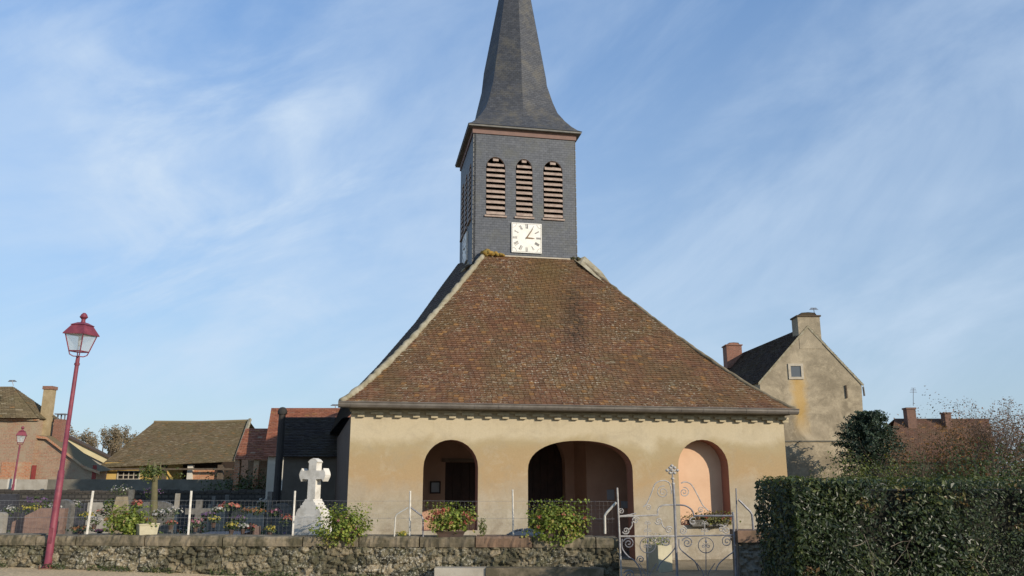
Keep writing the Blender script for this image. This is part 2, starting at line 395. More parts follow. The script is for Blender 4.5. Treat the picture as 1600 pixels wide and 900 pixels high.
# ground
m = MT('gravel_ground', .97)
c = m.mix(m.rng(m.noise(.35, 4, .6), .4, .62), (.64, .50, .31), (.50, .39, .245))
c = m.mix(.75, c, m.ramp(m.noise(22, 5, .8), [(.33, (.42, .42, .42)), (.5, (1, 1, 1)), (.68, (1.55, 1.5, 1.45))]), 'MULTIPLY')
m.bump(m.noise(26, 6, .8), .9, .03)
GRAVEL = m.out(c)
m = MT('churchyard_ground', .97)
c = m.mix(m.rng(m.noise(.5, 5, .65), .42, .6), (.36, .29, .19), (.22, .18, .11))
c = m.mix(.6, c, m.ramp(m.noise(20, 5, .8), [(.33, (.45, .45, .45)), (.7, (1.4, 1.4, 1.4))]), 'MULTIPLY')
m.bump(m.noise(26, 6, .8), .9, .03)
YARD = m.out(c)
def leafm(name, stops, rough=.5, trans=.25, spec=.4):
    m = MT(name, rough); c = m.ramp(m.rnd(0), stops); m.p.inputs['Specular IOR Level'].default_value = spec
    m.out(c)
    tr = m.n('ShaderNodeBsdfTranslucent'); m.l(m.mix(1.0, c, (1.3, 1.4, .6), 'MULTIPLY'), tr.inputs[0])
    ms = m.n('ShaderNodeMixShader'); ms.inputs[0].default_value = trans
    m.l(m.p.outputs[0], ms.inputs[1]); m.l(tr.outputs[0], ms.inputs[2])
    m.l(ms.outputs[0], m.t.nodes['Material Output'].inputs[0]); return m.m
HEDGE_L = leafm('laurel_leaf', [(0, (.010, .018, .008)), (.5, (.024, .040, .012)), (.8, (.045, .068, .020)), (.92, (.11, .13, .04)), (.97, (.13, .13, .045)), (1, (.13, .07, .03))], .42, .18, .4)
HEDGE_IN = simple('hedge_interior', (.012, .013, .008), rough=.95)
HEDGE_TOP = leafm('lit_hedge_top_leaf', [(0, (.035, .05, .018)), (.6, (.08, .11, .03)), (1, (.14, .13, .05))], .5, .2, .3)  # paler leaf copy; the light on the clipped top is in its colour
TWIG = simple('bare_twig', (.24, .20, .15), (.15, .12, .09), 6, .9)
BARK = simple('bark', (.13, .10, .07), (.08, .06, .045), 8, .95, .6)
MOSSBARK = simple('mossy_bark', (.15, .135, .07), (.10, .09, .05), 8, .95, .6)
GERAN = leafm('geranium_leaf', [(0, (.10, .14, .025)), (.5, (.19, .25, .045)), (.85, (.32, .37, .07)), (1, (.34, .22, .09))], .55, .35)
PETAL_R = leafm('coral_petal', [(0, (.30, .06, .045)), (.6, (.42, .12, .08)), (1, (.50, .22, .15))], .6, .3)
PETAL_P = leafm('pink_petal', [(0, (.30, .08, .13)), (1, (.46, .22, .27))], .6, .3)
PETAL_W = leafm('white_petal', [(0, (.26, .24, .22)), (1, (.55, .52, .50))], .6, .3)
PETAL_Y = leafm('yellow_petal', [(0, (.28, .22, .03)), (1, (.52, .42, .07))], .6, .3)
PETAL_O = leafm('rust_petal', [(0, (.18, .07, .025)), (1, (.32, .15, .05))], .6, .3)
PETAL_V = leafm('violet_petal', [(0, (.09, .05, .12)), (1, (.20, .11, .22))], .6, .3)
CONIF = leafm('blue_green_needles', [(0, (.018, .032, .022)), (.6, (.035, .060, .035)), (1, (.06, .095, .05))], .6, .1)
SHRUB = leafm('shrub_leaf', [(0, (.03, .045, .015)), (.6, (.055, .085, .022)), (1, (.10, .13, .035))], .5, .2)
SHRUB_Y = leafm('yellowgreen_leaf', [(0, (.06, .085, .02)), (.6, (.12, .15, .035)), (1, (.20, .20, .05))], .5, .25)
AUTUMN = leafm('autumn_leaf', [(0, (.06, .05, .03)), (.5, (.13, .075, .042)), (.85, (.26, .12, .04)), (1, (.38, .15, .05))], .7, .3)
PURPLEL = leafm('dry_purple_leaf', [(0, (.10, .06, .055)), (.6, (.20, .12, .10)), (1, (.34, .22, .18))], .7, .3)
PALEAUT = leafm('pale_autumn_leaf', [(0, (.17, .145, .115)), (.6, (.25, .20, .145)), (1, (.36, .26, .14))], .7, .3)
OLDWALL = None
m = MT('old_gable_render', .93)
sx = m.n('ShaderNodeSeparateXYZ'); m.l(m.tc.outputs['Object'], sx.inputs[0])
c = m.mix(m.rng(m.noise(.45, 6, .7, dist=.5), .40, .60), (.46, .385, .27), (.23, .19, .13))
c = m.mix(m.math('MULTIPLY', m.rng(sx.outputs['Z'], 6.0, 9.5), .45), c, (.26, .225, .165))
c = m.mix(m.math('MULTIPLY', m.rng(m.noise(1.6, 6, .75), .52, .66), .5), c, (.55, .46, .32))
GX = P(1245, 620, 45).x
yx = m.math('ABSOLUTE', m.math('SUBTRACT', m.math('ADD', sx.outputs['X'], m.math('MULTIPLY', m.math('SUBTRACT', m.noise(1.5, 3), .5), .7)), GX + .15))
yk = m.math('MULTIPLY', m.rng(yx, .5, .1), m.math('MULTIPLY', m.rng(sx.outputs['Z'], 4.0, 5.2), m.rng(sx.outputs['Z'], 7.6, 7.3)), True)
c = m.mix(m.math('MULTIPLY', yk, .65), c, (.50, .30, .07))
m.bump(m.noise(14, 5, .7), .4, .03)
GABLE = m.out(c)
BRICKW = bricky('old_brick_wall', (.38, .19, .12), (.37, .25, .16), (.37, .29, .21), .24, .08, .014, stain=(.36, .29, .20), sscale=.9, lo=.42, hi=.64)
BRICKO = bricky('orange_brick_wall', (.50, .17, .07), (.46, .22, .11), (.45, .32, .22), .24, .08, .014, stain=(.45, .34, .22), sscale=.9, lo=.5, hi=.6)
CHIMBRICK = bricky('chimney_brick', (.30, .115, .075), (.25, .10, .065), (.27, .20, .15), .22, .07, .012)
YELLOWW = simple('yellow_render', (.62, .43, .14), (.54, .36, .12), 1.5, .9)
CREAMP = simple('cream_board', (.70, .60, .36), (.62, .52, .30), 2, .8)
WHITEW = simple('white_render', (.62, .58, .50), (.52, .48, .40), 2, .9)
REDDOOR = simple('oxblood_paint', (.28, .05, .04), rough=.6)
WINFRAME = simple('pale_window_stone', (.52, .47, .38), (.40, .35, .27), 4, .85)
GRANITE_P = simple('pink_granite', (.24, .155, .12), (.17, .11, .09), 12, .55, .15, 90)
GRANITE_G = simple('grey_granite', (.17, .16, .145), (.095, .09, .08), 10, .6, .2, 60)  # greys lowered to put the graveyard's shade into the stone
GRANITE_D = simple('dark_granite', (.06, .06, .07), (.035, .035, .04), 10, .3, .1, 60)
MARBLE = simple('pale_tomb_stone', (.36, .335, .29), (.25, .23, .19), 4, .8, .3, 40)
LICHST = simple('lichen_stone', (.33, .27, .18), (.20, .165, .11), 7, .95, .6, 25)
CREAMPOT = simple('cream_planter', (.50, .455, .32), (.40, .36, .25), 4, .7, .1)
TERRA = simple('dark_plant_pot', (.09, .055, .04), (.06, .045, .04), 4, .85)
PAPER = simple('notice_paper', (.42, .43, .46), (.38, .39, .42), 6, .8, 0)

# ------------------------------------------------------------------ small generators
def leaf(mb, p, nrm, size, m=0, asp=.55, c=None):
    nrm = nrm.normalized(); a = nrm.cross(V((U(-1, 1), U(-1, 1), U(-1, 1))))
    if a.length < 1e-3: a = V((1, 0, 0))
    a.normalize(); b = nrm.cross(a); L_ = size * U(.7, 1.25); w = L_ * asp
    bend = nrm * L_ * .18; c = c or (R(), R(), R())
    mb.poly([p - a * L_ / 2, p - b * w / 2 * 1.0 + bend * .4, p + a * L_ / 2 + bend * -.3, p + b * w / 2 + bend * .4], m, c)
def rv():
    while True:
        v = V((U(-1, 1), U(-1, 1), U(-1, 1)))
        if .05 < v.length < 1: return v.normalized()
def blob_leaves(mb, c0, r, n, size, m=0, up=.35, shell=.45, asp=.55, lumps=.25, seed=0.0):
    """leaves through an uneven ellipsoid"""
    for _ in range(n):
        d = rv(); k = 1 + lumps * 1.6 * noise.noise(d * 2.2 + V((seed, seed * 1.7, 0)))
        q = (shell + (1 - shell) * sqrt(R())) * k
        p = V(c0) + V((d.x * r[0], d.y * r[1], d.z * r[2])) * q
        nn = d + V((0, 0, up)) + rv() * .8
        leaf(mb, p, nn, size, m, asp)
def branches(mb, p, d, length, rad, depth, spread=.6, tips=None, up=.15, n=3, seg=3, sides=5, shrink=.68):
    path = [V(p)]; rr = [rad]; q = V(p); dd = V(d).normalized()
    for i in range(seg):
        dd = (dd + rv() * .16 + V((0, 0, up * .3))).normalized(); q = q + dd * length / seg
        path.append(q.copy()); rr.append(rad * (1 - .45 * (i + 1) / seg))
    mb.tube(path, rr, sides if depth > 1 else 3, cap=False)
    if depth <= 0:
        if tips is not None: tips.extend(path[1:])
        return
    for k in range(n):
        nd = (dd + rv() * spread + V((0, 0, up))).normalized()
        branches(mb, path[-1] if k < 2 else path[-2], nd, length * shrink * U(.8, 1.15), rr[-1] * .75, depth - 1, spread, tips, up, n, seg, sides, shrink)
def tiled(mb, L_, Rr, rows, tw, th_gap=.018, jit=.006, m=0, lift=.012, sagk=0.0):
    """rows of plain tiles between two edge curves L_(t), Rr(t), t=0 eave .. 1 top"""
    for i in range(rows):
        t0, t1 = i / rows, min(1, (i + 1.25) / rows)
        a0, b0, a1, b1 = L_(t0), Rr(t0), L_(t1), Rr(t1)
        w = (b0 - a0).length; n = max(1, int(w / tw)); off = .5 * (i % 2)
        nr = (b0 - a0).cross(a1 - a0)
        if nr.length < 1e-6: nr = (b0 - a0).cross(b1 - b0)
        nr.normalize()
        if nr.z < 0: nr = -nr
        sag = 0
        for k in range(-1, n + 1):
            f0, f1 = (k + off) / n, (k + 1 + off) / n
            f0, f1 = max(0, f0), min(1, f1)
            if f1 - f0 < .15 / n: continue
            g = (f1 - f0) * .03
            p0 = a0.lerp(b0, f0 + g); p1 = a0.lerp(b0, f1 - g); q0 = a1.lerp(b1, f0 + g); q1 = a1.lerp(b1, f1 - g)
            dn = (p0 - q0).normalized() * U(-jit, jit) * 2
            l1 = nr * (th_gap + U(-jit, jit) + lift); l2 = nr * (th_gap + U(-jit, jit) + lift); l0 = nr * .003
            c = (R(), R(), R())
            if sagk:
                sg = lambda p_: nr * (sagk * (noise.noise(p_ * .55) + .5 * noise.noise(p_ * 1.7)))
                p0 = p0 + sg(p0); p1 = p1 + sg(p1); q0 = q0 + sg(q0); q1 = q1 + sg(q1)
            if R() < .006: dn = dn + (p0 - q0).normalized() * U(.015, .05)
            A, B_, C_, D_ = p0 + l1 + dn, p1 + l2 + dn, q1 + l0, q0 + l0
            mb.poly([A, B_, C_, D_], m, c); mb.poly([A - nr * (th_gap + lift), B_ - nr * (th_gap + lift), B_, A], m, c)

# ------------------------------------------------------------------ ground, street
WYL, WYR = 16.15, 15.2           # distance of the churchyard wall at the left / right
def wallY(x): return 15.35 - .055 * x if x < 4 else 15.13
def street_z(x): return max(-.42, min(.3, -.09 - .028 * x))
mb = MB()
xs = [-3000, -600, -120, -40] + [-20 + i for i in range(41)] + [40, 120, 600, 3000]
ys_front = [-400, -60, -10, -3] + [i for i in range(0, 15, 2)]
def gz(x): return street_z(max(-20, min(20, x)))
for i in range(len(xs) - 1):
    x0, x1 = xs[i], xs[i + 1]
    for j in range(len(ys_front) - 1):
        y0, y1 = ys_front[j], ys_front[j + 1]
        mb.poly([(x0, y0, gz(x0)), (x1, y0, gz(x1)), (x1, y1, gz(x1)), (x0, y1, gz(x0))])
    c0, c1 = max(-20, min(20, x0)), max(-20, min(20, x1))
    mb.poly([(x0, 14, gz(x0)), (x1, 14, gz(x1)), (x1, wallY(c1) + .3, gz(x1)), (x0, wallY(c0) + .3, gz(x0))])
o = mb.build('street', GRAVEL); tag(o, 'beige gravel street in front of the churchyard wall', kind='structure')
mb = MB()
for i in range(len(xs) - 1):
    x0, x1 = xs[i], xs[i + 1]; c0, c1 = max(-20, min(20, x0)), max(-20, min(20, x1))
    yb = [wallY(c0) + .18, 17, 20, 26, 40, 80, 300, 3000]; yb1 = [wallY(c1) + .18] + yb[1:]
    gate_gap = 1.75 < (x0 + x1) / 2 < 4.3
    for j in range(len(yb) - 1):
        zf = lambda y, yy, x: (gz(x) + .004 if (y < 16.6 and gate_gap) else -.02) if False else -.02
        mb.poly([(x0, yb[j], -.02), (x1, yb1[j], -.02), (x1, yb1[j + 1], -.02), (x0, yb[j + 1], -.02)])
    mb.poly([(x0, yb[0], gz(x0) - .1), (x1, yb1[0], gz(x1) - .1), (x1, yb1[0], -.02), (x0, yb[0], -.02)])
o = mb.build('ground', YARD); tag(o, 'gravel and grass ground of the churchyard and fields beyond', kind='structure')

# ------------------------------------------------------------------ CHURCH
church = thing('church', C(0, 0, 0), 'cream rendered village church with arcaded porch, brown tiled roof and slate spire', 'church')
LW = B(1231, 752)[0]                       # length of the front
ZT = B(900, 651)[1]                        # top of the render
TT = .43
a1 = (B(660, 790)[0], B(746.5, 790)[0], B(703, 829)[1], B(703, 731)[1], B(703, 687)[1])
a2 = (B(825, 780)[0], B(990, 780)[0], -.05, B(905, 735)[1], B(905, 688.5)[1])
a3 = (B(1062, 780)[0], B(1141, 780)[0], B(1100, 820)[1], B(1100, 729)[1], B(1101, 687)[1])
A1 = arch(*a1[:2], a1[2], a1[3], a1[4]); A2 = arch(*a2[:2], a2[2], a2[3], a2[4], 22, 2.25); A3 = arch(*a3[:2], a3[2], a3[3], a3[4])
outer = [(0, -.05)] + A2 + [(LW, -.05), (LW, ZT), (0, ZT)]
mb = MB()
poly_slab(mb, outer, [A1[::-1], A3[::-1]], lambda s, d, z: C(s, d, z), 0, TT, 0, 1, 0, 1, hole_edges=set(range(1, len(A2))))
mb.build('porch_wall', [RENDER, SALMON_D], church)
# porch interior
DB1, DB2 = 3.5, 2.3                       # back wall depth, right bay wall depth
sB = B(917, 780, DB2)[0]
SR = LW - .42
mb = MB()
dl = B(695, 780, DB1)[0]; dr_ = B(775, 780, DB1)[0]; dz = B(720, 722, DB1)[1]
el = B(800, 780, DB1)[0]; er = min(B(893, 780, DB1)[0], sB - .25)
doorA = [(dl, 0.0), (dl, dz), (dr_, dz), (dr_, 0.0)]
doorB = arch(el, er, 0.0, 2.1, 3.0)
poly_slab(mb, [(.4, 0)] + doorA + doorB + [(sB, 0), (sB, ZT - .05), (.4, ZT - .05)], [], lambda s, d, z: C(s, d, z), DB1, DB1 + .35)
mb.obox(C(sB, DB2, 0), E * (LW - sB - .02), N * .3, Zv * (ZT - .05))         # right bay
mb.obox(C(sB, DB2 + .3, 0), E * .3, N * (DB1 - DB2 + .05), Zv * (ZT - .05))
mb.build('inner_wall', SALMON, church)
mb = MB()
mb.obox(C(.02, TT + .002, ZT - .05), E * (LW - .04), N * (DB1 + .3), Zv * .06)
mb.build('porch_ceiling', simple('ceiling_boards', (.16, .085, .06)), church)
mb = MB(); mb.obox(C(.02, TT + .001, -.08), E * (LW - .04), N * (DB1 + 1.5), Zv * .085); mb.build('porch_floor', CEMENT_L, church)
mb = MB(); mb.obox(C(dl - .1, DB1 - .05, dz + .0), E * (dr_ - dl + .2), N * .06, Zv * .09); mb.build('lintel', simple('grey_lintel', (.23, .17, .13)), church)
mb = MB()
for k in range(6):
    w = (dr_ - dl) / 6; mb.obox(C(dl + k * w + .004, DB1 + .22, 0.01), E * (w - .008), N * .04, Zv * (dz - .01))
mb.build('door', WOODDOOR, church)
mb = MB()
for k in range(7):
    w = (er - el) / 7; mb.obox(C(el + k * w + .004, DB1 + .3, 0.01), E * (w - .008), N * .05, Zv * 3.0)
mb.build('door', WOODDOOR, church)
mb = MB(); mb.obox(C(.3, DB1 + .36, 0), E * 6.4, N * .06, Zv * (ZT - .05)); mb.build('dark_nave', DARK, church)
na, nb = a3[0] - .3, a3[1] + .3
mb = MB(); mb.obox(C(na, .41, .3), E * (nb - na), N * .4, Zv * (a3[4] + .15 - .3)); mb.build('niche_back', NICHE, church)
# closed right side wall, left side wall, nave
side_y0, side_y1 = .60, 1.80
mb = MB()
sf = lambda s, d, z: C(LW - d, s, z)
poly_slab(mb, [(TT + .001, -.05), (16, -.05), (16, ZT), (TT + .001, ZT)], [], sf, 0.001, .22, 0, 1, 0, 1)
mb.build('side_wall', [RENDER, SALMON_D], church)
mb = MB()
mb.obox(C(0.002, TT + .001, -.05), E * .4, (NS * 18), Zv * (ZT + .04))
mb.build('nave_wall', simple('shaded_nave_render', (.11, .072, .05), (.075, .05, .036), 2), church)  # darker copy of the church render; the wall's shade is in its colour
mb = MB(); q = C(0, 0, 0) + NS * 15.2 - E * .07
mb.tube([q + Zv * 0, q + Zv * 2.9], .045, 8); q2 = q; mb.build('downpipe', GUTTER, church)
# roof over the porch
DT = 4.45                                # depth of the tower front
ZE = B(890, 635, -.28)[1]
eL = C(B(533, 636, -.28)[0], -.28, ZE); eR = C(B(1243, 638, -.28)[0], -.28, ZE)
tl = B(757, 399, DT - .12); tr = B(905, 402, DT - .12)
tL = C(tl[0], DT - .12, tl[1]); tR = C(tr[0], DT - .12, tl[1])
PW = .86
def hipL(t):
    r = t ** PW; p = eL.lerp(tL, r); p.z = ZE + (tL.z - ZE) * t; return p
def hipR(t):
    r = t ** PW; p = eR.lerp(tR, r); p.z = ZE + (tR.z - ZE) * t; return p
NSG = 16
mb = MB()
for i in range(NSG):
    t0, t1 = i / NSG, (i + 1) / NSG; dq = V((0, .04, -.09)); mb.poly([hipL(t0) + dq, hipR(t0) + dq, hipR(t1) + dq, hipL(t1) + dq], 1)
tiled(mb, hipL, hipR, 80, .125, .019, .006, 0, .010, .05)
mb.build('roof', [TILE, TILE_SHADE], church)
# left slope, swept back; its shade is put into a darker tile
Ks = [(0, 533, 634, .25), (.12, 556, 607, .7), (.3, 591, 571, 1.1), (.55, 649, 504, 1.6), (.8, 690, 447, 2.0), (1, 716, 412, 2.5)]
def Kp(t):
    for (ta, ua, va, da), (tb, ub, vb, db) in zip(Ks, Ks[1:]):
        if t <= tb:
            f = (t - ta) / (tb - ta); return P(ua + (ub - ua) * f, va + (vb - va) * f, hipL(t).y + da + (db - da) * f)
    return P(716, 412, hipL(1).y + 2.5)
mb = MB()
for i in range(NSG):
    t0, t1 = i / NSG, (i + 1) / NSG
    mb.poly([Kp(t0), hipL(t0), hipL(t1), Kp(t1)]); bk = NS * 14 - Zv * (1.5 * t1 ** 2)
    bk0 = NS * 14 - Zv * (1.5 * t0 ** 2); mb.poly([Kp(t0) + bk0, Kp(t0), Kp(t1), Kp(t1) + bk])
tiled(mb, lambda t: Kp(t) + (Kp(t) - hipL(t)) * .001, hipL, 52, .17, .006, .002, 0, .003)
mb.build('roof', [TILE_DK], church)
mb = MB()
def RB(t): return hipR(t) + N * 12 - Zv * (1.2 * t ** 2)
tiled(mb, hipR, RB, 52, .17)
for i in range(NSG):
    t0, t1 = i / NSG, (i + 1) / NSG; mb.poly([hipR(t0), RB(t0), RB(t1), hipR(t1)])
mb.build('roof', [TILE], church)
# mortar hips
def hipcap(f, name, off, r0, mt=None):
    mb = MB(); n = 70; pts = []
    for i in range(n + 1):
        t = i / n; pts.append(f(t) + off + V((U(-.01, .01), U(-.01, .01), U(-.01, .01))))
    mb.tube(pts, [r0 * U(.8, 1.25) for _ in pts], 7)
    return mb.build(name, mt or MORTAR, church, True)
hipcap(hipL, 'hip_mortar', V((-.01, 0, .03)), .075)
hipcap(hipR, 'hip_mortar', V((.0, 0, .02)), .05, simple('dark_hip_mortar', (.24, .20, .14), (.12, .10, .06), 4, .95, .6, 25))
# eave end of the left verge, flashings at the tower foot
mb = MB()
yk = Kp(.9).y
pl_ = [P(745, 397, tL.y + .2), P(750, 404, tL.y - .05), P(727, 418, tL.y - .15 + .3), P(707, 439, yk - .45), P(715, 426, yk - .1)]
q_ = [x + V((-.02, .35, -.12)) for x in pl_]
mb.poly([pl_[0], pl_[1], pl_[2], pl_[4]][::-1]); mb.poly([pl_[2], pl_[3], pl_[4]][::-1]); mb.poly([q_[0], q_[4], pl_[4], pl_[0]]); mb.poly([pl_[2], pl_[1], q_[1], q_[2]]); mb.poly([pl_[3], pl_[2], q_[2], q_[3]])
mb.build('flashing', MORTAR, church)
mb = MB()
yr = hipR(.93).y; yr2 = hipR(.80).y
pR = [P(914, 400.5, tR.y + .15), P(907, 413, yr - .12), P(930, 432, hipR(.87).y - .12), P(953, 448, yr2 - .10), P(964, 457, yr2 - .1), P(940, 424, yr + .1)]
mb.poly([pR[0], pR[1], pR[2], pR[5]]); mb.poly([pR[5], pR[2], pR[3], pR[4]])
pb = [x + V((.03, .4, -.25)) for x in pR]; mb.poly([pR[0], pR[5], pb[5], pb[0]]); mb.poly([pR[5], pR[4], pb[4], pb[5]]); mb.poly([pR[1], pR[0], pb[0], pb[1]]); mb.poly([tR + V((-.1, .05, .03)), P(895, 404, tR.y - .05), pR[1], pR[0]])
mb.build('flashing', MORTAR, church)
mb = MB()
for k in range(70):
    f = R() ** 1.8
    q = tL.lerp(tL + (tR - tL) * .20 + Zv * .0, f) + V((U(-.06, .06), U(-.12, .06), U(.0, .09) * (1 - f)))
    zk = 1.5 - .9 * f; mb.lathe(q, [(0.001, -.05 * zk), (.07 * zk * U(.7, 1.2), -.01), (.06 * zk, .04 * zk), (0.001, .065 * zk)], 6)
for k in range(16):
    q = tR + V((U(-.25, .02), U(-.1, .1), U(-.02, .04))); mb.lathe(q, [(0.001, -.04), (.05, -.01), (.04, .03), (0.001, .05)], 6, 1)
split_build(mb, (tL.x + tR.x) / 2, 'moss', [MOSSY, simple('dark_moss', (.06, .06, .025), scale=9)], church, True)
mb = MB(); mb.obox(C(tl[0] + .2, DT - .16, tl[1] - .01), E * (tr[0] - tl[0] - .3), N * .1, Zv * .035); mb.build('flashing', WINFRAME, church)
# gutter
mb = MB(); g0 = C(B(528, 641, -.36)[0], -.36, ZE - .03); g1 = C(B(1246, 641, -.36)[0], -.36, ZE - .03)
n = 40; prof = [(-.085, .035), (-.08, -.02), (-.055, -.065), (0, -.085), (.055, -.065), (.08, -.02), (.085, .035)]
for i in range(len(prof) - 1):
    a, b = prof[i], prof[i + 1]
    mb.poly([g0 + N * a[0] + Zv * a[1], g0 + N * b[0] + Zv * b[1], g1 + N * b[0] + Zv * b[1], g1 + N * a[0] + Zv * a[1]])
    a2_, b2_ = [(x[0] * .9, x[1] * .9 + .003) for x in (a, b)]
    mb.poly([g1 + N * a2_[0] + Zv * a2_[1], g1 + N * b2_[0] + Zv * b2_[1], g0 + N * b2_[0] + Zv * b2_[1], g0 + N * a2_[0] + Zv * a2_[1]])
for gg in (g0, g1): mb.poly([gg + N * a[0] + Zv * a[1] for a in prof])
mb.tube([g0 + N * -.088 + Zv * .037, g1 + N * -.088 + Zv * .037], .014, 6)
for k in range(20):
    q = g0.lerp(g1, (k + .5) / 20); pts = [q + N * a[0] * 1.07 + Zv * a[1] * 1.07 for a in prof]
    for i in range(len(pts) - 1): mb.obox(pts[i], E * .018, (pts[i + 1] - pts[i]), V((0, 0, .004)))
mb.build('gutter', GUTTER, church)
# soffit board and corbels
mb = MB(); mb.obox(C(-.05, -.25, ZT + .088), E * (LW + .1), N * .63, Zv * max(.03, ZE - ZT - .10)); 
mb.build('soffit', simple('grey_green_soffit', (.20, .17, .12)), church)
mbc = MB()
mbc.obox(C(0.02, -.10, ZT - .012), E * .27, N * .098, Zv * .052)
mbc.obox(C(.14, -.08, ZT - .078), E * .15, N * .078, Zv * .062)
ncor = 26; cor = mbc.build('corbel', BRICKTRIM, church); 
for k in range(ncor):
    c_ = cor if k == 0 else cor.copy()
    if k: scene.collection.objects.link(c_)
    c_.location = E * (k * (LW - .2) / (ncor - 1)) + Zv * U(-.006, .006)
mb = MB()
mb.obox(C(-.02, -.045, ZT + .034), E * (LW + .04), N * .043, Zv * .05)
mb.build('cornice', BRICKTRIM, church)
mb = MB(); mb.obox(C(.003, .003, ZT - .02), E * (LW - .006), N * TT, Zv * (ZE - ZT + .1)); mb.build('wall_head', RENDER, church)

# ---- bell tower
tx0 = B(738, 400, DT)[0]; tx1 = B(901.5, 396, DT)[0]; TW = tx1 - tx0
TZ = B(820, 207, DT)[1]
NT = N
def T(s, d, z): return C(tx0 + s, DT + d, z)
mb = MB()
def tb(u, v): s_, z_ = B(u, v, DT); return s_ - tx0, z_
lou = []
for (u0, u1, vt, vb, vs) in ((759, 789.5, 245, 334, 262), (806, 832.5, 248.5, 337, 262), (849.5, 880, 251.5, 341, 268)):
    x0, zb_ = tb(u0, vb); x1, _ = tb(u1, vb); _, zt_ = tb((u0 + u1) / 2, vt); _, zs_ = tb(u0, vs); lou.append((x0, x1, zb_, zs_, zt_))
zlo = min(l[2] for l in lou); lou = [(a, b, zlo, c, d) for a, b, _, c, d in lou]
zs_m = sum(l[3] for l in lou) / 3; zt_m = sum(l[4] for l in lou) / 3; lou = [(a, b, zlo, zs_m, zt_m) for a, b, *_ in lou]
holes = [arch(l[0], l[1], l[2], l[3], l[4], 10)[::-1] for l in lou]
ZB = 5.6
poly_slab(mb, [(0, ZB), (TW, ZB), (TW, TZ), (0, TZ)], holes, T, 0, .08, 0, 0, 0, 1)
TL = lambda s, d, z: T(d, TW - s, z)     # left face: s runs from back to front
poly_slab(mb, [(0, ZB), (TW, ZB), (TW, TZ), (0, TZ)], holes, TL, 0, .08, 0, 0, 0, 1)
TR = lambda s, d, z: T(TW - d, s, z)
poly_slab(mb, [(.08, ZB), (TW - .08, ZB), (TW - .08, TZ), (.08, TZ)], [], TR, 0, .08, 0, 0, 0, 1)
mb.obox(T(0.08, TW - .08, ZB), E * (TW - .16), N * .08, Zv * (TZ - ZB))
mb.build('tower_wall', [SLATE, LOUVRE], church)
for sx_ in (0, TW):
    mb = MB()
    for k in range(int((TZ - ZB) / .15)):
        mb.obox(T(sx_ - .012, -.012, ZB + k * .15 + U(0, .02)), E * .024, N * .024, Zv * .12)
    mb.build('corner_flashing', LEAD, church)
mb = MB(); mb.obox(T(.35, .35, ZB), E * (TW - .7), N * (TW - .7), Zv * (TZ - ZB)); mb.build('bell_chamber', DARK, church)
def louvre(fn, l, sgn=1):
    x0, x1, zb_, zs_, zt_ = l; mb = MB(); n = 11; hh = (zt_ - zb_) / n
    for k in range(n):
        z = zb_ + k * hh + .03
        w = 0
        if z + .12 > zs_:
            f = min(1, (z + .12 - zs_) / (zt_ - zs_)); w = (x1 - x0) / 2 * (1 - sqrt(max(0, 1 - f * f)))
        a, b = x0 + w + .012, x1 - w - .012
        if b - a < .05: continue
        p = [fn(a, -.02, z), fn(b, -.02, z), fn(b, .16, z + .10), fn(a, .16, z + .10)]
        j = V((0, 0, U(-.006, .006))); p = [x + j for x in p]; q = [x + Zv * .068 for x in p]
        c = (R(), R(), R())
        mb.poly(p, 0, c); mb.poly(q, 0, c)
        for i in range(4): mb.poly([p[i], p[(i + 1) % 4], q[(i + 1) % 4], q[i]], 0, c)
    lo = mb.build('louvre_window', LOUVRE, church)
    ms = MB(); a = fn(x0 - .04, -.05, zb_ - .055); b = fn(x1 + .04, -.05, zb_ - .055); d_ = fn(x0 - .04, .1, zb_ - .055)
    ms.obox(a, b - a, d_ - a, Zv * .05); ms.build('sill', LOUVRE, lo)
for l in lou: louvre(T, l)
for l in lou: louvre(TL, l)
# cornice under the spire
mb = MB(); ov = .17
mb.obox(T(-.035, -.035, TZ - .15), E * (TW + .07), N * (TW + .07), Zv * .18); mb.build('fascia', FASCIA, church)
mb = MB(); mb.obox(T(-ov, -ov, TZ + .031), E * (TW + 2 * ov), N * (TW + 2 * ov), Zv * .055); mb.build('eave_board', LEAD, church)
# spire
Hh = TW / 2 + ov + .02; zc = TZ + .087; cx = T(TW / 2, TW / 2, 0)
rings = [(0, Hh, Hh), (.09, Hh - .12, Hh - .10), (.25, Hh - .26, Hh - .2), (.5, Hh - .43, Hh - .32), (.85, Hh - .62, Hh - .42), (1.25, Hh - .74, Hh - .50), (1.9, .87, 1.12), (2.6, .775, 1.05), (5.2, .44, .60), (8.2, .06, .085)]
mb = MB(); RR = []
for dz_, c_, m_ in rings:
    ring = []
    for k in range(8):
        sx_, sy_ = [(-1, -1), (0, -1), (1, -1), (1, 0), (1, 1), (0, 1), (-1, 1), (-1, 0)][k]
        r = c_ if k % 2 == 0 else m_
        ring.append(cx + E * sx_ * r + N * sy_ * r + Zv * (zc + dz_))
    RR.append(ring)
for a, b in zip(RR, RR[1:]):
    for k in range(8): mb.poly([a[k], a[(k + 1) % 8], b[(k + 1) % 8], b[k]])
mb.poly(RR[-1]); mb.build('spire', SLATE_SP, church)
mb = MB(); mb.lathe(cx + Zv * (zc + 8.15), [(.07, 0), (.12, .1), (.07, .2), (.02, .3), (.02, 1.3)], 8)
mb.obox(cx + Zv * (zc + 9.0) - E * .3, E * .6, N * .04, Zv * .04); mb.build('finial', IRON, church)
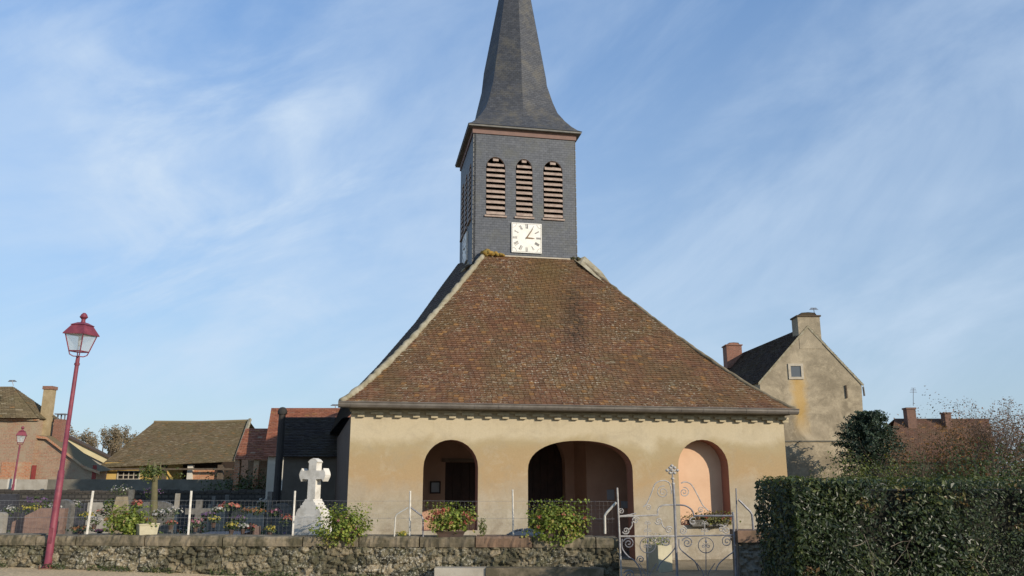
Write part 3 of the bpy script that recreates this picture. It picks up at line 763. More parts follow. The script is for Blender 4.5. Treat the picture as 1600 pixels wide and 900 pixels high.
# clock
def clock(fn, x0, x1, z0, z1, front=True):
    S = x1 - x0; mb = MB(); D = -.05
    a = fn(x0, D, z0); mb.obox(a, fn(x1, D, z0) - a, fn(x0, -.001, z0) - a, Zv * (z1 - z0)); face = mb.build('clock_face', WHITE, church)
    cxx, czz = (x0 + x1) / 2, (z0 + z1) / 2
    mb = MB(); rr = S * .395; hgt = S * .155
    def bar(p, q, w, d=D - .004):
        dx_, dz_ = q[0] - p[0], q[1] - p[1]; l_ = sqrt(dx_ * dx_ + dz_ * dz_); nx, nz = -dz_ / l_ * w / 2, dx_ / l_ * w / 2
        mb.poly([fn(p[0] + nx, d, p[1] + nz), fn(p[0] - nx, d, p[1] - nz), fn(q[0] - nx, d, q[1] - nz), fn(q[0] + nx, d, q[1] + nz)])
    NUM = ['XII', 'I', 'II', 'III', 'IIII', 'V', 'VI', 'VII', 'VIII', 'IX', 'X', 'XI']
    for h_, tx in enumerate(NUM):
        an = pi / 2 - h_ * pi / 6; ur = (cos(an), sin(an)); ut = (sin(an), -cos(an))    # radial, rightwards
        wid = {'I': .022, 'V': .052, 'X': .052}; tot = sum(wid[c] for c in tx) * S; x = -tot / 2
        def pt(a_, b_): return (cxx + ut[0] * a_ + ur[0] * (rr + b_), czz + ut[1] * a_ + ur[1] * (rr + b_))
        for c in tx:
            w = wid[c] * S; hh = hgt / 2
            if c == 'I': bar(pt(x + w / 2, -hh), pt(x + w / 2, hh), S * .015)
            if c == 'V': bar(pt(x + w * .12, hh), pt(x + w / 2, -hh), S * .013); bar(pt(x + w * .88, hh), pt(x + w / 2, -hh), S * .007)
            if c == 'X': bar(pt(x + w * .12, hh), pt(x + w * .88, -hh), S * .013); bar(pt(x + w * .88, hh), pt(x + w * .12, -hh), S * .007)
            x += w
    for q in (-1, 1):
        for r_ in (-1, 1):
            for i in range(6):
                t0, t1 = i / 6 * pi / 2, (i + 1) / 6 * pi / 2; rc = S * .13
                f = lambda t: (cxx + q * (S * .47 - rc * cos(t)), czz + r_ * (S * .47 - rc * sin(t)))
                bar(f(t0), f(t1), S * .008)
    bar((cxx - S * .47, czz - S * .47), (cxx + S * .47, czz - S * .47), S * .007); bar((cxx - S * .47, czz + S * .47), (cxx + S * .47, czz + S * .47), S * .007)
    bar((cxx - S * .47, czz - S * .47), (cxx - S * .47, czz + S * .47), S * .007); bar((cxx + S * .47, czz - S * .47), (cxx + S * .47, czz + S * .47), S * .007)
    mb.build('numerals', BLACKP, face)
    for nm, an, ln, w in (('minute_hand', radians(57), .40, .035), ('hour_hand', radians(-2), .27, .045)):
        mb = MB(); ux, uz = cos(an), sin(an); nx, nz = -uz, ux; d = D - (.03 if nm[0] == 'm' else .018)
        pts = [(-.05, 0), (0, -w / 2), (ln * .7, -w * .35), (ln, 0), (ln * .7, w * .35), (0, w / 2)]
        pts = [(cxx + S * (a_ * ux + b_ * nx), czz + S * (a_ * uz + b_ * nz)) for a_, b_ in pts]
        mb.poly([fn(x, d, z) for x, z in pts]); mb.poly([fn(x, d + .008, z) for x, z in pts[::-1]])
        for i in range(6): p_, q_ = pts[i], pts[(i + 1) % 6]; mb.poly([fn(p_[0], d, p_[1]), fn(p_[0], d + .008, p_[1]), fn(q_[0], d + .008, q_[1]), fn(q_[0], d, q_[1])])
        mb.build(nm, BRASS, face)
x0, z0 = tb(799, 394.5); x1, _ = tb(846, 394.5); _, z1 = tb(822, 349.5)
clock(T, x0, x1, z0, z1)
clock(TL, x0, x1, z0, z1)

# notices in the porch (hung on walls)
def notice(u0, u1, v0, v1, d, label, frame=True):
    s0, zt_ = B(u0, v0, d); s1, zb_ = B(u1, v1, d)
    if frame:
        o = thing('framed_notice', C(s0, d, zb_), label, 'notice board')
        mb = MB(); w = .035
        mb.obox(C(s0 - w, d - .05, zb_ - w), E * (s1 - s0 + 2 * w), N * .045, Zv * w); mb.obox(C(s0 - w, d - .05, zt_), E * (s1 - s0 + 2 * w), N * .045, Zv * w)
        mb.obox(C(s0 - w, d - .05, zb_), E * w, N * .045, Zv * (zt_ - zb_)); mb.obox(C(s1, d - .05, zb_), E * w, N * .045, Zv * (zt_ - zb_))
        mb.build('frame', WOODDOOR, o)
        mb = MB(); mb.obox(C(s0, d - .03, zb_), E * (s1 - s0), N * .02, Zv * (zt_ - zb_)); mb.build('paper', PAPER, o)
    else:
        mb = MB(); mb.obox(C(s0, d - .02, zb_), E * (s1 - s0), N * .015, Zv * (zt_ - zb_))
        o = mb.build('poster', PAPER); tag(o, label, 'poster')
notice(674, 686, 754, 769, DB1, 'framed pale notice hanging in the left arch')
notice(948, 960, 765, 781, DB2, 'upper left pale poster on the salmon wall inside the wide middle arch', False)
notice(970, 983, 783, 794, DB2, 'lower right pale poster on the salmon wall inside the wide middle arch', False)

# ------------------------------------------------------------------ churchyard wall
def rubble_wall(mb, x0, x1, zt, front=-.0, depth=.42, cell=.145, zlow=None, step=.026):
    nx = int((x1 - x0) / step); zs0 = [street_z(x0 + (x1 - x0) * i / nx) - .08 for i in range(nx + 1)]
    nz = 32; grid = []
    for i in range(nx + 1):
        x = x0 + (x1 - x0) * i / nx; col = []
        for j in range(nz + 1):
            z = zs0[i] + (zt - zs0[i]) * j / nz
            q = V((x / cell * .75, z / cell * 1.15, 3.3))
            wob = noise.noise_vector(V((x * 2.2, z * 2.2, 1))) * .35
            d, pts = noise.voronoi(q + V((wob.x, wob.y, 0)))
            edge = min(1, (d[1] - d[0]) * 3.2); cellid = pts[0]
            h = (.05 * (edge ** .5) + .03 * noise.noise(cellid * 3.1) + .05 * noise.fractal(V((x * 11, z * 11, 0)), .8, 2, 4))
            col.append((V((x, wallY(x) + front - h, z)), edge, (noise.cell(cellid * 5.3) % 1.0, noise.noise(cellid * 7.7) * .5 + .5)))
        grid.append(col)
    for i in range(nx):
        for j in range(nz):
            a, b, c_, d_ = grid[i][j], grid[i + 1][j], grid[i + 1][j + 1], grid[i][j + 1]
            e = (a[1] + b[1] + c_[1] + d_[1]) / 4; h1 = abs(a[2][0]); h2 = 1 - min(1, e * 1.5)
            mb.poly([a[0], b[0], c_[0], d_[0]], 0, (h1, h2, R()))
    # back and ends and top
    for k in range(int((x1 - x0))+1):
        xa, xb = x0 + k, min(x1, x0 + k + 1)
        if xb <= xa: continue
        mb.poly([(xb, wallY(xb) + depth, -.5), (xa, wallY(xa) + depth, -.5), (xa, wallY(xa) + depth, zt), (xb, wallY(xb) + depth, zt)])
        mb.poly([(xa, wallY(xa) + .0, zt - .002), (xb, wallY(xb) + .0, zt - .002), (xb, wallY(xb) + depth, zt - .002), (xa, wallY(xa) + depth, zt - .002)])
    for x in (x0, x1):
        mb.poly([(x, wallY(x) - .02, -.5), (x, wallY(x) + depth, -.5), (x, wallY(x) + depth, zt), (x, wallY(x) - .02, zt)])
GXL = P(966, 838, wallY(1.9)).x          # wall end at the gate
CT = P(700, 838, wallY(-1.2)).z          # top of the coping
CBT = CT - .185
WX0 = -14
wall = thing('churchyard_wall', (0, wallY(0), 0), 'low rubble stone churchyard wall with weathered coping slabs, left of the gate', 'stone wall')
mb = MB(); rubble_wall(mb, WX0, GXL, CBT); mb.build('rubble', RUBBLE, wall, True)
x = WX0; k = 0
while x < GXL - .05:
    w = min(U(.7, 1.5), GXL - x)
    if GXL - x - w < .4: w = GXL - x
    mb = MB(); y = wallY(x + w / 2) - .06 + U(-.01, .012); g = .011; zt_ = CT + U(-.018, .008); slab = (R(), R(), R())
    n = max(2, int(w / .05)); a0 = atan2(wallY(x + w) - wallY(x), w)
    # slab with slightly irregular arrises
    top = []; bot = []
    rows_f = []
    for i in range(n + 1):
        xx = x + g + (w - 2 * g) * i / n; yy = wallY(xx) - .06
        e1, e2, e3 = U(-.014, .014), U(-.016, .014), U(-.02, .01)
        rows_f.append([(xx, yy + e1 + .01, CBT + .002), (xx, yy + e1, CBT + .05), (xx, yy + e2, zt_ - .03 + e3 * .5), (xx, yy + .03 + e2, zt_ + e3 * .4), (xx, yy + .55, zt_), (xx, yy + .55, CBT + .002)])
    for i in range(n):
        a, b = rows_f[i], rows_f[i + 1]; cc = slab
        for j in range(5): mb.poly([a[j], b[j], b[j + 1], a[j + 1]], 0, cc)
    mb.poly(rows_f[0][::-1]); mb.poly(rows_f[-1])
    red = (P(735, 845, 15.4).x < x + w / 2 < P(800, 845, 15.4).x)
    mb.build('coping_stone', COPING2 if red else COPING, wall); x += w; k += 1
# step ledge along the foot of the wall
sx0 = P(680, 890, 15.2).x; lz = P(800, 887.5, wallY(0) - .28).z
mb = MB()
mb.box((sx0 + .45, wallY(sx0) - .17, -.5), .9, .3, lz + .5 - .004, -.055, 1)
xl = sx0 + .905
mb.box(((xl + GXL - .3) / 2, wallY(1.0) - .165, -.5), GXL - .3 - xl, .29, lz + .5 + .003, -.055, 0)
o = mb.build('stone_step', [COPING, CEMENT_L], wall)
mb = MB()
for _ in range(2600):
    x_ = U(-10.5, 1.6)
    if noise.noise(V((x_ * 1.3, 3, 0))) < -.05: continue
    q = V((x_, wallY(x_) - .10 - .10 * R(), street_z(x_) + U(0, .10))); leaf(mb, q, rv() + V((0, -1, .2)), .05, 0, .3)
o = mb.build('weeds', SHRUB); tag(o, 'sparse weeds along the foot of the churchyard wall', kind='stuff')
gate_r0 = P(1153, 838, 15.1).x
wall2 = thing('churchyard_wall', (gate_r0 + .5, 15.2, 0), 'short dark stretch of churchyard wall between gate and hedge', 'stone wall')
mb = MB(); zr = P(1170, 829, 15.1).z
rubble_wall(mb, gate_r0, gate_r0 + 3.0, zr - .2, .0); mb.build('rubble', CEMENT, wall2, True)
mb = MB(); mb.box((gate_r0 + 1.5, wallY(5) + .17, zr - .2 + .002), 3.04, .55, .2, 0); mb.build('coping_stone', COPING2, wall2)

# ------------------------------------------------------------------ fence
fence = thing('wire_fence', (0, wallY(0) + .3, CT), 'thin wire mesh fence with white posts standing on the churchyard wall', 'fence')
def fY(x): return wallY(x) + .22
topz = CT + .86
for (ub, vb, ut, vt, w) in ((136, 832, 145.5, 767, .040), (294, 834, 299, 767, .040), (457, 837, 461, 767, .036), (640, 838, 641, 767, .036), (802, 838, 801, 765, .032)):
    b = P(ub, vb, wallY(P(ub, vb, 15.6).x) + .22); t_ = P(ut, vt, b.y); t_.y = b.y
    mb = MB(); b.z = CT - .01
    mb.obox(b - V((w / 2, 0, 0)), V((w, 0, 0)), V((0, .008, 0)), t_ - b); mb.obox(b - V((.004, .035, 0)), V((.008, 0, 0)), V((0, .035, 0)), t_ - b)
    mb.build('post', POSTW, fence)
mb = MB(); x0, x1 = WX0, GXL - .02; zc0 = CT + .012; mz = P(700, 783, 15.6).z
def wire(a, b, r): mb.tube([a, b], r, 3, cap=False)
zz = [mz, mz - .31]
nseg = 24
for z in zz:
    for k in range(nseg):
        xa, xb = x0 + (x1 - x0) * k / nseg, x0 + (x1 - x0) * (k + 1) / nseg; wire(V((xa, fY(xa), z + .004 * sin(xa * 3))), V((xb, fY(xb), z + .004 * sin(xb * 3))), .0022)
mb.build('tension_wire', WIRE, fence)
mb = MB(); k = 0; st = .075
z = zc0
while z < mz:
    for k in range(nseg):
        xa, xb = x0 + (x1 - x0) * k / nseg, x0 + (x1 - x0) * (k + 1) / nseg; wire(V((xa, fY(xa), z)), V((xb, fY(xb), z)), .0006)
    z += st
x = x0
while x < x1: wire(V((x, fY(x), zc0)), V((x, fY(x), mz)), .0006); x += st
mb.build('wire_mesh', WIRE, fence)
def stay(pts, r, label, mat, posts=None):
    mb = MB(); path = []
    mb.tube(pts, r, 8); o = mb.build('fence_stay', mat); tag(o, label, 'support rail'); return o
yy = 15.3 + .15
def PP(u, v, Y=yy): return P(u, v, Y)
stay([PP(616, 839), PP(618, 808), PP(620, 804), PP(638, 793)], .013, 'left leg of the bent tube stay pair beside the fence post near yellow flowers', TUBE_P)
stay([PP(661, 839), PP(661, 812), PP(659, 806), PP(642, 793)], .015, 'right leg of the bent tube stay pair beside the fence post near yellow flowers', IRON)
stay([PP(945.5, 834, 15.2), PP(945, 806, 15.2), PP(948, 801, 15.2), PP(963, 785, 15.2)], .022, 'cream bent tube stay left of the gate', TUBE_P)
stay([P(1177, 828, 15.15), P(1175, 804, 15.15), P(1172, 799, 15.15), P(1154, 781, 15.15)], .019, 'dark bent tube stay right of the gate beside the hedge', IRON)

# ------------------------------------------------------------------ gate
YG = 15.12
gate = thing('iron_gate', (P(1059, 890, YG).x, YG, -.3), 'ornate wrought iron double gate with scrolls and a cross finial', 'gate')
def GP(u, v, dy=0): return P(u, v, YG + dy)
mb = MB(); mb.tube([GP(964.5, 762), GP(968, 836), GP(971, 905), GP(971.5, 925)], .016, 6); mb.build('gate_post', IRON_W, gate)
mb = MB(); mb.tube([GP(1150, 763, .08), GP(1153, 860, .08), GP(1154, 925, .08)], .012, 6); mb.tube([GP(1145, 800), GP(1148, 850), GP(1151, 925)], .022, 6); mb.build('gate_post', IRON, gate)
mb = MB(); mb.tube([GP(1052, 757), GP(1054, 790), GP(1059, 925)], .024, 8); mb.tube([GP(1050.5, 740), GP(1052, 760)], .014, 6)
mb.build('meeting_post', IRON, gate)
mb = MB()
mb.tube([GP(1050, 728), GP(1051, 752)], .014, 5); mb.tube([GP(1042.5, 735), GP(1058.5, 735)], .014, 5)
for (u, v) in ((1050, 728), (1042.5, 735), (1058.5, 735), (1051, 748), (1052, 756), (1047, 731), (1054, 731), (1047, 739), (1054, 739), (1050, 735)):
    mb.lathe(GP(u, v), [(.001, -.032), (.032, -.01), (.034, .008), (.001, .032)], 6)
mb.build('cross_finial', IRON_W, gate, True)
def spiral(mb, c0, r0, turns, a0, ccw=1, r=.009, r1=.12, n=26, m=0):
    pts = []
    for i in range(n + 1):
        t = i / n; an = a0 + ccw * turns * 2 * pi * t; rr = r0 * (1 - t * (1 - r1))
        pts.append(GP(c0[0] + rr * cos(an), c0[1] - rr * sin(an)))
    mb.tube(pts, r * 1.35, 5)
def curve(mb, pts, r=.008, n=8, m=0):
    # Catmull-Rom through pixels
    q = [pts[0]] + list(pts) + [pts[-1]]; out = []
    for i in range(1, len(q) - 2):
        for k in range(n):
            t = k / n; a, b, c_, d = q[i - 1], q[i], q[i + 1], q[i + 2]
            f = lambda j: .5 * (2 * b[j] + (c_[j] - a[j]) * t + (2 * a[j] - 5 * b[j] + 4 * c_[j] - d[j]) * t * t + (3 * b[j] - a[j] - 3 * c_[j] + d[j]) * t ** 3)
            out.append(GP(f(0), f(1)))
    out.append(GP(*q[-1])); mb.tube(out, r * (1.35 if r < .012 else 1), 5)
# left leaf
mb = MB()
curve(mb, [(968, 807), (1000, 806), (1028, 805)], .014); curve(mb, [(1028, 805), (1028, 797), (1035, 790), (1055, 789)], .014)
curve(mb, [(970, 838), (1058, 838)], .011); curve(mb, [(969, 880), (1057, 880)], .010) if False else None
mb.build('top_rail', IRON_W, gate)
mb = MB()
curve(mb, [(1053, 789), (1070, 790), (1081, 797), (1084, 806)], .014); curve(mb, [(1084, 806), (1147, 806)], .018); curve(mb, [(1057, 838), (1147, 836)], .013)
mb.build('top_rail', IRON, gate)
mb = MB()
curve(mb, [(972, 838), (1000, 838), (1057, 837)], .013)
# crown scroll, left and right
curve(mb, [(1005, 792), (1011, 786), (1018, 770), (1024, 756), (1035, 751), (1045, 754), (1049, 765), (1049, 772)], .008)
spiral(mb, (1036, 769), 10, 1.9, radians(75), 1, .0065)
spiral(mb, (1013, 793), 5, 1.5, radians(150), -1, .006)
curve(mb, [(1107, 798), (1098, 789), (1088, 770), (1080, 757), (1071, 753), (1064, 755)], .008)
spiral(mb, (1069, 769), 8, 1.8, radians(100), -1, .0065)
spiral(mb, (1095, 797), 5, 1.5, radians(30), 1, .006)
spiral(mb, (970.5, 799), 5, 1.5, radians(200), -1, .007)
curve(mb, [(969, 806), (980, 805), (994, 802)], .008)
# S scrolls between the rails
for (a, b, fl) in (((993, 813), (978, 829), 1), ((1029, 814), (1045, 828), -1)):
    spiral(mb, a, 6, 1.6, radians(20 if fl > 0 else 200), 1 if fl > 0 else 1, .0085); spiral(mb, b, 6, 1.6, radians(200 if fl > 0 else 20), 1 if fl > 0 else 1, .0085)
    curve(mb, [(a[0] + 6 * fl * -1 * .9, a[1] + 2), ((a[0] + b[0]) / 2 + 2 * fl, (a[1] + b[1]) / 2), (b[0] + 6 * fl * .9, b[1] - 2)], .0085)
for u in (1012, 1101):
    curve(mb, [(u, 818), (u, 838)], .006)
    for s_ in (-1, 1): spiral(mb, (u + 4 * s_, 829), 3, 1.2, radians(90), s_, .005); spiral(mb, (u + 3 * s_, 817), 3, 1.2, radians(90), s_, .005)
for (a, b, fl) in (((1083, 818), (1067, 829), 1), ((1127, 815), (1135, 828), -1)):
    spiral(mb, b, 6.5, 1.6, radians(90), -fl, .0085)
spiral(mb, (1083, 815), 7, 1.2, radians(60), 1, .008)
spiral(mb, (1127, 826), 6, 1.4, radians(120), -1, .008)
split_build(mb, GP(1053, 840).x, 'scrollwork', IRON_W, gate)
mb = MB()
# lower panels: rings, volutes, hearts
for cxp, mat_ in ((1012, 0), (1103, 0)):
    pts = [GP(cxp + 12 * cos(a * pi / 12), 852 - 12 * sin(a * pi / 12)) for a in range(25)]; mb.tube(pts, .0075, 4)
    curve(mb, [(cxp, 841), (cxp, 905)], .006)
    for s_ in (-1, 1): spiral(mb, (cxp + 4 * s_, 853), 3.5, 1.3, radians(90), s_, .005)
    mb.lathe(GP(cxp, 846), [(.001, -.045), (.025, 0), (.001, .045)], 5)
    for s_ in (-1, 1): curve(mb, [(cxp + s_ * 3, 905), (cxp + s_ * 5, 894), (cxp + s_ * 14, 880)], .006)
for (c_, cc, a0) in (((982, 849), 1, 160), ((1041, 846), -1, 40), ((1074, 848), 1, 160), ((1136, 846), -1, 40)):
    spiral(mb, c_, 9, 1.8, radians(a0), -cc, .008)
curve(mb, [(972, 842), (972, 856), (980, 868), (992, 877), (1000, 890), (1002, 905)], .009)
spiral(mb, (1001, 874), 6, 1.5, radians(200), -1, .008)
curve(mb, [(1056, 842), (1055, 855), (1045, 868), (1032, 880), (1026, 892)], .008)
curve(mb, [(1061, 842), (1062, 856), (1074, 868), (1086, 878), (1092, 892)], .008)
curve(mb, [(1148, 842), (1147, 860), (1138, 868), (1124, 880), (1118, 892)], .008)
spiral(mb, (983, 899), 9, 1.6, radians(160), -1, .009)
curve(mb, [(971, 905), (1058, 905)], .011); curve(mb, [(1058, 905), (1150, 905)], .011)
split_build(mb, GP(1058, 870).x, 'scrollwork', IRON, gate)

# ------------------------------------------------------------------ planters and flowers
def geranium(u, v, w, h, Y, label, petals, n, nf, box_=None, name='geranium_planter', drop=0, matl=GERAN, size=.055, fl_top=True, group=None):
    """u,v: pixel of the clump centre; w,h half sizes in metres"""
    c0 = P(u, v, Y); o = thing(name, (c0.x, Y, CT), label, 'planter', group)
    mb = MB()
    for _ in range(14):
        q = c0 + V((U(-w, w) * .7, U(-.1, .1), U(-h, h) * .6)); branches(mb, c0 + V((U(-w, w) * .5, 0, -h * .6)), V((U(-1, 1), U(-.7, .3), 1)), h * .9, .006, 1, .7, None, .2, 2, 2, 3)
    mb.build('stem', simple('green_stem', (.14, .13, .05)), o)
    mb = MB(); blob_leaves(mb, c0, (w, .2, h), n, size, 0, .5, .2, .85, .5, seed=u * .1)
    for _ in range(n // 6):
        q = c0 + V((U(-w, w) * 1.05, U(-.22, .1), U(-.2, 1.25) * h)); leaf(mb, q, rv() + Zv, size * .8, 0, .8)
    mb.build('foliage', matl, o)
    if petals:
        mb = MB()
        for k in range(nf):
            x_ = U(-w, w); q = c0 + V((x_ * .95, U(-.24, 0), U(-.25, .9) * h * sqrt(max(.1, 1 - (x_ / w) ** 2))))
            for _ in range(16): leaf(mb, q + rv() * U(0, .045), rv() + V((0, -.6, .5)), .035, 0, .8)
        mb.build('blossom', petals, o)
    if box_:
        (bu, bv, bw, bd, bh, rz, mat_) = box_; b0 = P(bu, bv, Y); mb = MB(); t = .02
        Mz = Matrix.Rotation(rz, 3, 'Z')
        for k, (hz, sc) in enumerate(((0, .82), (bh, 1.0))): pass
        def cr(sx_, sy_, k): return b0 + Mz @ V((sx_ * bw / 2 * (.86 if k == 0 else 1), sy_ * bd / 2 * (.8 if k == 0 else 1), bh * k))
        cs = [(-1, -1), (1, -1), (1, 1), (-1, 1)]
        for i in range(4): a, b = cs[i], cs[(i + 1) % 4]; mb.poly([cr(*a, 0), cr(*b, 0), cr(*b, 1), cr(*a, 1)])
        mb.poly([cr(*a, 0) for a in cs[::-1]])
        mb.poly([cr(*a, 1) - Zv * .03 for a in cs], 1)
        for i in range(4):
            a, b = cs[i], cs[(i + 1) % 4]; p_, q_ = cr(*a, 1), cr(*b, 1); mb.tube([p_, q_], .014, 6)
        mb.build('trough', [mat_, simple('potting_soil', (.03, .022, .015))], o)
    return o
geranium(201, 816, .40, .26, 15.95, 'yellow green geranium bush in a cream trough, leftmost on the wall', PETAL_O, 1500, 7, (229, 838, .36, .20, .22, radians(42), CREAMPOT))
geranium(538, 825, .48, .35, 15.5, 'leafy geranium bush spilling over the wall beside the white cross', PETAL_P, 2000, 4, (540, 842, .5, .16, .12, 0, TERRA))
geranium(704, 813, .44, .25, 15.45, 'geranium trough with coral blossoms under the left arch', PETAL_R, 1300, 26, (704, 840, .5, .14, .10, 0, TERRA))
geranium(872, 818, .53, .34, 15.25, 'large geranium bush with few red blossoms spilling over the wall at the middle arch', PETAL_R, 2600, 9, (872, 840, .5, .16, .12, 0, TERRA))
YA = C(a3[0] + .6, -.05, 0).y
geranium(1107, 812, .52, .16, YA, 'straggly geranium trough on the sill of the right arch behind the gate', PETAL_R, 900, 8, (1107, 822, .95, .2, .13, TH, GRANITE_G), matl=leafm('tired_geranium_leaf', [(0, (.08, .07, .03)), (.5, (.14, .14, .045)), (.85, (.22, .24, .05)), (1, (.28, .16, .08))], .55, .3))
def small_plant(name, u, v, w, h, Y, label, cat, mats, n, size, base=None, pot=None, up=.4, asp=.7, group=None):
    c0 = P(u, v, Y); o = thing(name, (c0.x, Y, c0.z - h), label, cat, group)
    mb = MB(); blob_leaves(mb, c0, (w, w * .8, h), n, size, 0, up, .3, asp, .3, seed=u * .13)
    mb.build('foliage', mats[0], o)
    if len(mats) > 1:
        mb = MB()
        for _ in range(n // 2): d = rv(); d.z = abs(d.z) ** .7 - .3 * R(); rq = U(.45, 1.1); leaf(mb, c0 + V((d.x * w, d.y * w * .8 - .01, d.z * h)) * rq, d + V((0, -.5, .3)), size, 0, .9)
        mb.build('blossom', mats[1], o)
    if pot:
        mb = MB(); mb.lathe(V((c0.x, Y, c0.z - h - pot * .8)), [(pot * .35, 0), (pot * .5, pot * .75), (pot * .56, pot * .76), (pot * .56, pot), (pot * .46, pot)], 10); mb.build('pot', TERRA, o)
    return o
small_plant('flower_bunch', 628, 834, .12, .05, 15.5, 'small bunch of yellow flowers lying on the wall coping', 'flowers', (GERAN, PETAL_Y), 90, .035)
small_plant('dwarf_conifer', 754, 824, .07, .20, 15.5, 'small yellow green cone shaped conifer between left and middle arch', 'shrub', (SHRUB_Y,), 260, .035)
# gravelled grave mound
mb = MB(); c0 = P(822, 839, 15.75)
for _ in range(420):
    a, r_ = U(0, 2 * pi), sqrt(R()); x_, y_ = r_ * cos(a) * .48, r_ * sin(a) * .25
    q = V((c0.x + x_, 15.95 + y_, CT - .1 + .2 * (1 - r_ * r_))); s_ = U(.012, .024)
    mb.lathe(q, [(.001, -s_), (s_, 0), (.001, s_)], 5)
mb.lathe(V((c0.x, 15.95, CT - .25)), [(.5, 0), (.42, .2), (.2, .3), (.001, .33)], 14)
o = mb.build('gravel_mound', simple('white_grave_gravel', (.36, .34, .32), (.20, .19, .18), 20)); tag(o, 'low mound of pale grave gravel behind the wall, beside the middle arch bush', kind='stuff')
# stone planter behind gate
o = thing('stone_planter', P(1027, 876, 16.9), 'square cream stone planter with white flowers seen through the gate', 'planter')
q = P(1030, 876, 17.0); q.z = -.02; mb = MB(); mb.box(q, .36, .36, .5, radians(32)); mb.build('pot', CREAMPOT, o)
mb = MB(); blob_leaves(mb, q + Zv * .58, (.27, .25, .1), 120, .05, 0); mb.build('foliage', GERAN, o)
mb = MB(); blob_leaves(mb, q + Zv * .62, (.28, .27, .1), 170, .045, 0, .6); mb.build('blossom', PETAL_W, o)

# ------------------------------------------------------------------ grave monuments
def extr(mb, prof, o0, rz, t, m=0):
    """prof: (x,z) polygon, thickness t, centred on o0"""
    Mz = Matrix.Rotation(rz, 3, 'Z')
    poly_slab(mb, prof, [], lambda s, d, z: V(o0) + Mz @ V((s, d, z)), -t / 2, t / 2, m, m, m, m)
o0 = P(487, 834, 16.5); o0.z = CT - .35; cw = thing('grave_cross', o0, 'tall white stone cross on a stepped base left of the porch', 'grave monument')
H0 = P(490, 716, 16.5).z - o0.z; rz = radians(-24)
mb = MB(); z1 = P(490, 806, 16.5).z - o0.z
extr(mb, [(-.34, 0), (.34, 0), (.34, z1 - .02), (.30, z1), (-.30, z1), (-.34, z1 - .02)], o0, rz, .34)
mb.build('plinth', CROSSM, cw)
z2 = P(490, 783, 16.5).z - o0.z; mb = MB()
pr = [(-.30, z1 + .001), (.30, z1 + .001)]; 
side = [(.29, z1 + .06), (.25, z1 + .13), (.20, z1 + .15), (.20, z1 + .19), (.15, z1 + .21), (.155, z2 - .04), (.11, z2), (.095, z2 + .04)]
pr += side + [(-a, b) for a, b in side[::-1]]
extr(mb, pr, o0, rz, .28); mb.build('pedestal', CROSSM, cw)
mb = MB(); w = .092; zb_ = z2 + .041; zt_ = H0; za = P(490, 742, 16.5).z - o0.z; ah = .085; al = .30
pr = [(-w, zb_), (w, zb_), (w * .98, za - ah), (al - .07, za - ah * .9), (al - .04, za - ah - .04), (al, za - ah * .6), (al + .015, za), (al, za + ah * .6), (al - .04, za + ah + .04), (al - .07, za + ah * .9), (w * .98, za + ah),
      (w * .98, zt_ - .1), (w + .025, zt_ - .07), (w * .7, zt_ - .025), (0, zt_)]
pr += [(-a, b) for a, b in pr[2:-1][::-1]]
extr(mb, pr, o0, rz, .17); mb.build('cross', CROSSM, cw)

def headstone(u, vt, vb, w, Y, label, mat, style='round', t=.12, rz=0, name='headstone', group='graves in the churchyard'):
    b = P(u, vb, Y); tp = P(u, vt, Y); b.z = max(-.02, b.z) if False else min(b.z, .05); h = tp.z - b.z
    b = V((tp.x, Y, -.03)); h = tp.z + .03
    if h < .15: h = .15
    mb = MB(); w2 = w / 2
    if style == 'round': pr = [(-w2, 0), (w2, 0), (w2, h - w2 * .6)] + [(w2 * cos(a * pi / 8), h - w2 * .6 + w2 * .6 * sin(a * pi / 8)) for a in range(1, 8)] + [(-w2, h - w2 * .6)]
    elif style == 'flat': pr = [(-w2, 0), (w2, 0), (w2 * .97, h), (-w2 * .97, h)]
    elif style == 'slope': pr = [(-w2, 0), (w2, 0), (w2 * 1.06, h), (w2 * .1, h * 1.0), (-w2 * .9, h * .78)]
    elif style == 'obelisk': pr = [(-w2, 0), (w2, 0), (w2 * .7, h * .75), (w2 * .9, h * .78), (w2 * .5, h), (-w2 * .5, h), (-w2 * .9, h * .78), (-w2 * .7, h * .75)]
    elif style == 'post': pr = [(-w2, 0), (w2, 0), (w2 * .8, h), (-w2 * .8, h)]
    elif style == 'cross':
        a = .035 + w * .06; zc_ = h - w * .45
        pr = [(-a, 0), (a, 0), (a, zc_ - a), (w2, zc_ - a), (w2, zc_ + a), (a, zc_ + a), (a, h), (-a, h), (-a, zc_ + a), (-w2, zc_ + a), (-w2, zc_ - a), (-a, zc_ - a)]
    extr(mb, pr, b, rz, t)
    o = mb.build(name, mat); tag(o, label, 'grave', group); return o
headstone(62, 794, 832, .98, 17.2, 'large pinkish brown granite headstone with sloping top behind the maroon lamp post', GRANITE_P, 'slope', .2, radians(8))
headstone(2, 800, 832, .22, 17.0, 'small pale rounded stone stele at the left picture edge', MARBLE, 'round', .14)
headstone(191, 776, 830, .28, 18.0, 'lichen covered tapering grave stone behind the cream trough bush', LICHST, 'obelisk', .24)
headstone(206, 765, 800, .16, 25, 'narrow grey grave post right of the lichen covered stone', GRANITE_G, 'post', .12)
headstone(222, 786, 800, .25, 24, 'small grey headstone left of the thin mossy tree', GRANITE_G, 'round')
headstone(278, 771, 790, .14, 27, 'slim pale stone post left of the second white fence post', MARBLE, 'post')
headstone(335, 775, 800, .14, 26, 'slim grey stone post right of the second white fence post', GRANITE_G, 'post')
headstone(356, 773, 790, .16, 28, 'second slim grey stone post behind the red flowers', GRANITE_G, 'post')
headstone(423, 768, 820, .14, 20.5, 'tall narrow grey stone post left of the third white fence post', GRANITE_G, 'post')
